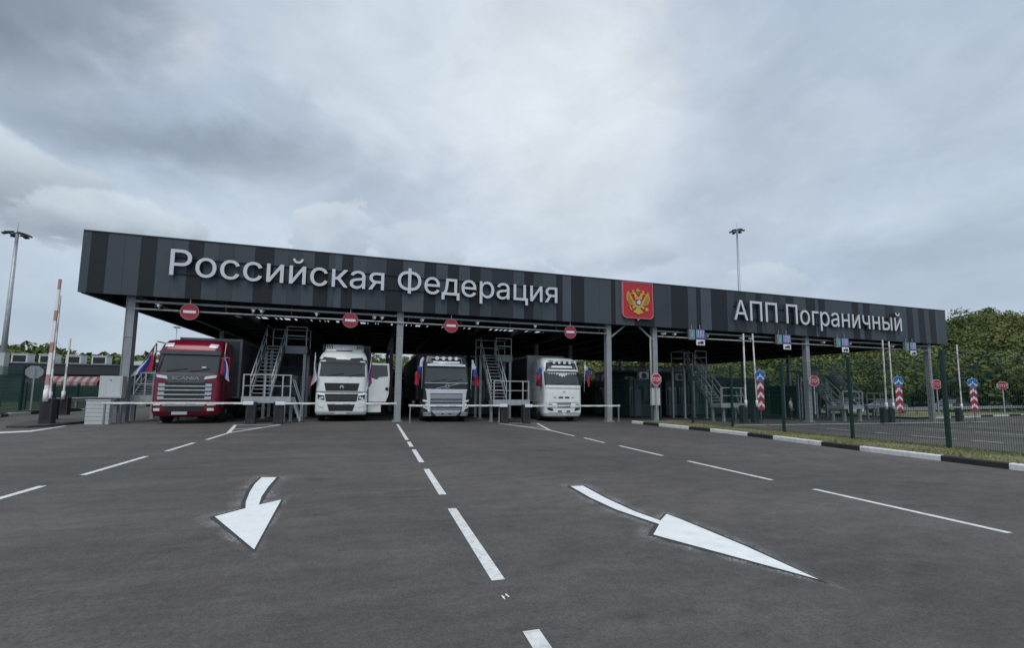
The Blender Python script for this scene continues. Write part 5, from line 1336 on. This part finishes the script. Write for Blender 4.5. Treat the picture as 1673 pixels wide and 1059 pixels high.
# ------------------------------------------------------------------ world, sun, camera
w = bpy.data.worlds.new('World'); SC.world = w; w.use_nodes = True
nt = w.node_tree; nt.nodes.clear(); N = nt.nodes.new; L = nt.links.new
def val(x):
    return x
def math_(op, a, b=None, c=None):
    n = N('ShaderNodeMath'); n.operation = op
    for i, v_ in enumerate((a, b, c)):
        if v_ is None: continue
        if isinstance(v_, (int, float)): n.inputs[i].default_value = v_
        else: L(v_, n.inputs[i])
    return n.outputs[0]
def ramp(x, a, b, c=0, d=1, smooth=True):
    n = N('ShaderNodeMapRange'); n.interpolation_type = 'SMOOTHSTEP' if smooth else 'LINEAR'
    n.inputs[1].default_value = a; n.inputs[2].default_value = b; n.inputs[3].default_value = c; n.inputs[4].default_value = d; L(x, n.inputs[0]); return n.outputs[0]
def mixc(f, a, b):
    n = N('ShaderNodeMix'); n.data_type = 'RGBA'
    if isinstance(f, (int, float)): n.inputs[0].default_value = f
    else: L(f, n.inputs[0])
    for i, v_ in ((6, a), (7, b)):
        if isinstance(v_, tuple): n.inputs[i].default_value = (*v_, 1)
        else: L(v_, n.inputs[i])
    return n.outputs[2]
tc = N('ShaderNodeTexCoord'); sep = N('ShaderNodeSeparateXYZ'); L(tc.outputs['Generated'], sep.inputs[0])
X, Y, Z = sep.outputs
den = math_('ADD', math_('MAXIMUM', Z, 0), .16)
cmb = N('ShaderNodeCombineXYZ'); L(math_('DIVIDE', X, den), cmb.inputs[0]); L(math_('DIVIDE', Y, den), cmb.inputs[1])
def noise(vec, scale, detail=6, rough=.55, off=(0, 0, 0), dist=0):
    mp = N('ShaderNodeMapping'); mp.inputs['Location'].default_value = off; L(vec, mp.inputs[0])
    n = N('ShaderNodeTexNoise'); n.inputs['Scale'].default_value = scale; n.inputs['Detail'].default_value = detail; n.inputs['Roughness'].default_value = rough; n.inputs['Distortion'].default_value = dist
    L(mp.outputs[0], n.inputs['Vector']); return n.outputs['Fac']
flatv = cmb.outputs[0]; dirv = tc.outputs['Generated']
nA = noise(flatv, .75, 7, .52, (3.1, 1.7, 0), .25); nB = noise(flatv, 2.1, 7, .5, (0, 5.2, 0), .4); nC = noise(dirv, 7, 8, .58, (2, 0, 0), .3); nD = noise(dirv, 2.6, 4, .5, (7, 1, 3), .3)
az = math_('MULTIPLY', math_('ARCTAN2', X, Y), 57.2958); el = math_('MULTIPLY', math_('ARCSINE', Z), 57.2958)
wob = math_('MULTIPLY', math_('SUBTRACT', nD, .5), 22); wob2 = math_('MULTIPLY', math_('SUBTRACT', nC, .5), 15)
mpS = N('ShaderNodeMapping'); mpS.inputs['Scale'].default_value = (1, 1, 2.0); L(dirv, mpS.inputs[0]); dirs = mpS.outputs[0]
nE = noise(dirs, 4.2, 9, .56, (4, 2, 1), .5); nF = noise(dirs, 11, 8, .6, (1, 8, 2), .4); nG = noise(dirs, 2.0, 6, .5, (9, 3, 5), .3)
azw = math_('ADD', math_('ADD', az, wob), wob2); elw = math_('ADD', el, math_('MULTIPLY', math_('ADD', math_('MULTIPLY', wob2, .9), wob), .55))
lump = math_('ADD', math_('MULTIPLY', math_('SUBTRACT', nC, .5), 10), math_('MULTIPLY', math_('SUBTRACT', nF, .5), 5)); azc = math_('ADD', az, lump); elc = math_('ADD', el, math_('MULTIPLY', lump, .6))
def blob(a, e, sa, se, tilt=0, warp=True):
    A, E_ = (azc, elc) if warp == 2 else (azw, elw)
    u = math_('SUBTRACT', A, a); v_ = math_('SUBTRACT', E_, e)
    if tilt: v_ = math_('ADD', v_, math_('MULTIPLY', u, tilt))
    q = math_('ADD', math_('POWER', math_('ABSOLUTE', math_('DIVIDE', u, sa)), 2), math_('POWER', math_('ABSOLUTE', math_('DIVIDE', v_, se)), 2))
    return math_('EXPONENT', math_('MULTIPLY', q, -1))
DARK, MID, BLUE, BRIGHT, WHITE = (.235, .29, .35), (.43, .51, .615), (.47, .575, .74), (.65, .735, .81), (.80, .86, .915)
col = mixc(ramp(nA, .34, .66), (.455, .55, .67), (.585, .685, .79))
col = mixc(math_('MULTIPLY', ramp(nB, .35, .7), .32), col, BLUE)
col = mixc(math_('MULTIPLY', ramp(nG, .48, .62), .45), col, BLUE)
col = mixc(math_('MULTIPLY', ramp(nE, .46, .66), .30), col, (.66, .74, .82))
def put(b, c, amt):
    global col
    col = mixc(math_('MULTIPLY', b, amt), col, c)
put(blob(24, 35, 19, 17), WHITE, .95); put(blob(-1, 38, 12, 9), BRIGHT, .8); put(blob(26, 20, 10, 8), BRIGHT, .6); put(blob(-23, 33, 4, 3), WHITE, .6)
put(blob(48, 30, 9, 12), MID, .55); put(blob(64, 25, 7, 6), MID, .7); put(blob(40, 24, 8, 5), MID, .5)
put(blob(-34, 29.5, 9, 4.6), DARK, .95); put(blob(-30, 34, 7, 4), DARK, .7); put(blob(-19, 25.2, 13, 2.6, -.06), DARK, .68); put(blob(-12, 31, 4, 3), MID, .7); put(blob(-2, 27, 9, 3), MID, .6)
# heaped clouds low over the horizon: crisp lit tops, grey bases
def cum(a, e, sa, se, amt=1, grey=.5):
    global col
    b = blob(a, e, sa, se, warp=2); n = math_('ADD', b, math_('MULTIPLY', math_('SUBTRACT', nF, .5), .75))
    mk = math_('MULTIPLY', ramp(n, .38, .52), amt)
    fade = ramp(el, e - se * 1.1, e - se * .1)
    sh = ramp(math_('ADD', el, math_('MULTIPLY', wob2, .5)), e - se * .7, e + se * .9)
    col = mixc(math_('MULTIPLY', mk, fade), col, mixc(sh, tuple(MID[i] * (1 - grey * .25) for i in range(3)), BRIGHT))
cum(-35, 17.0, 9.5, 5.0, .95, 1.4); cum(-26, 15.2, 8, 3.4, .9, 1.2); cum(-5.5, 18.5, 4.2, 4.2, .8, .5); cum(5, 17.5, 7, 4, .6, .4); cum(18, 15, 4, 2.4, .6, .2); cum(47, 12.5, 6, 2.6, .6, .1); cum(30, 17, 8, 3, .45, .3)
gr = ramp(math_('ADD', nE, math_('MULTIPLY', math_('SUBTRACT', nF, .5), .45)), .30, .70, .925, 1.075, False)
scn = N('ShaderNodeVectorMath'); scn.operation = 'SCALE'; L(col, scn.inputs[0]); L(gr, scn.inputs['Scale']); col = scn.outputs[0]
low = ramp(el, 3, 15, 1, 0); put(low, (.50, .595, .69), .65)
sky = N('ShaderNodeTexSky'); sky.sky_type = 'NISHITA'; sky.sun_disc = False
SUN_EL, SUN_AZ = math.radians(56), math.radians(205)
sky.sun_elevation = SUN_EL; sky.sun_rotation = SUN_AZ; sky.dust_density = 2
b1 = N('ShaderNodeBackground'); b1.inputs['Strength'].default_value = .06; L(sky.outputs[0], b1.inputs[0])
b2 = N('ShaderNodeBackground'); b2.inputs['Strength'].default_value = 1.0; L(col, b2.inputs[0])
mx = N('ShaderNodeMixShader'); mx.inputs[0].default_value = .93; L(b1.outputs[0], mx.inputs[1]); L(b2.outputs[0], mx.inputs[2])
out = N('ShaderNodeOutputWorld'); L(mx.outputs[0], out.inputs[0])
sd = bpy.data.lights.new('sun', 'SUN'); sd.energy = 1.5; sd.angle = math.radians(35); sd.color = (1, .97, .93)
so = bpy.data.objects.new('sun', sd); COL.objects.link(so)
dv = Vector((math.sin(SUN_AZ) * math.cos(SUN_EL), math.cos(SUN_AZ) * math.cos(SUN_EL), math.sin(SUN_EL)))
so.rotation_euler = dv.to_track_quat('Z', 'Y').to_euler(); so.location = (0, 0, 60)

cd = bpy.data.cameras.new('camera'); co_ = bpy.data.objects.new('camera', cd); COL.objects.link(co_)
cd.sensor_fit = 'HORIZONTAL'; cd.sensor_width = 36; cd.lens = 722.076 / 1673 * 36; cd.shift_y = 44.86 / 1673; cd.clip_start = .05; cd.clip_end = 5000
r_, u_, f_ = Vector((0.95554028, -0.29474216, 0.00835613)), Vector((-0.03576867, -0.08773726, 0.99550127)), Vector((0.29268305, 0.95154045, 0.09437902))
mw = Matrix((r_, u_, -f_)).transposed().to_4x4(); mw.translation = (0, 0, 1.55); co_.matrix_world = mw
SC.camera = co_
SC.view_settings.view_transform = 'Standard'; SC.view_settings.look = 'None'; SC.view_settings.exposure = 0; SC.view_settings.gamma = 1
SC.cycles.max_bounces = 5; SC.cycles.use_denoising = True
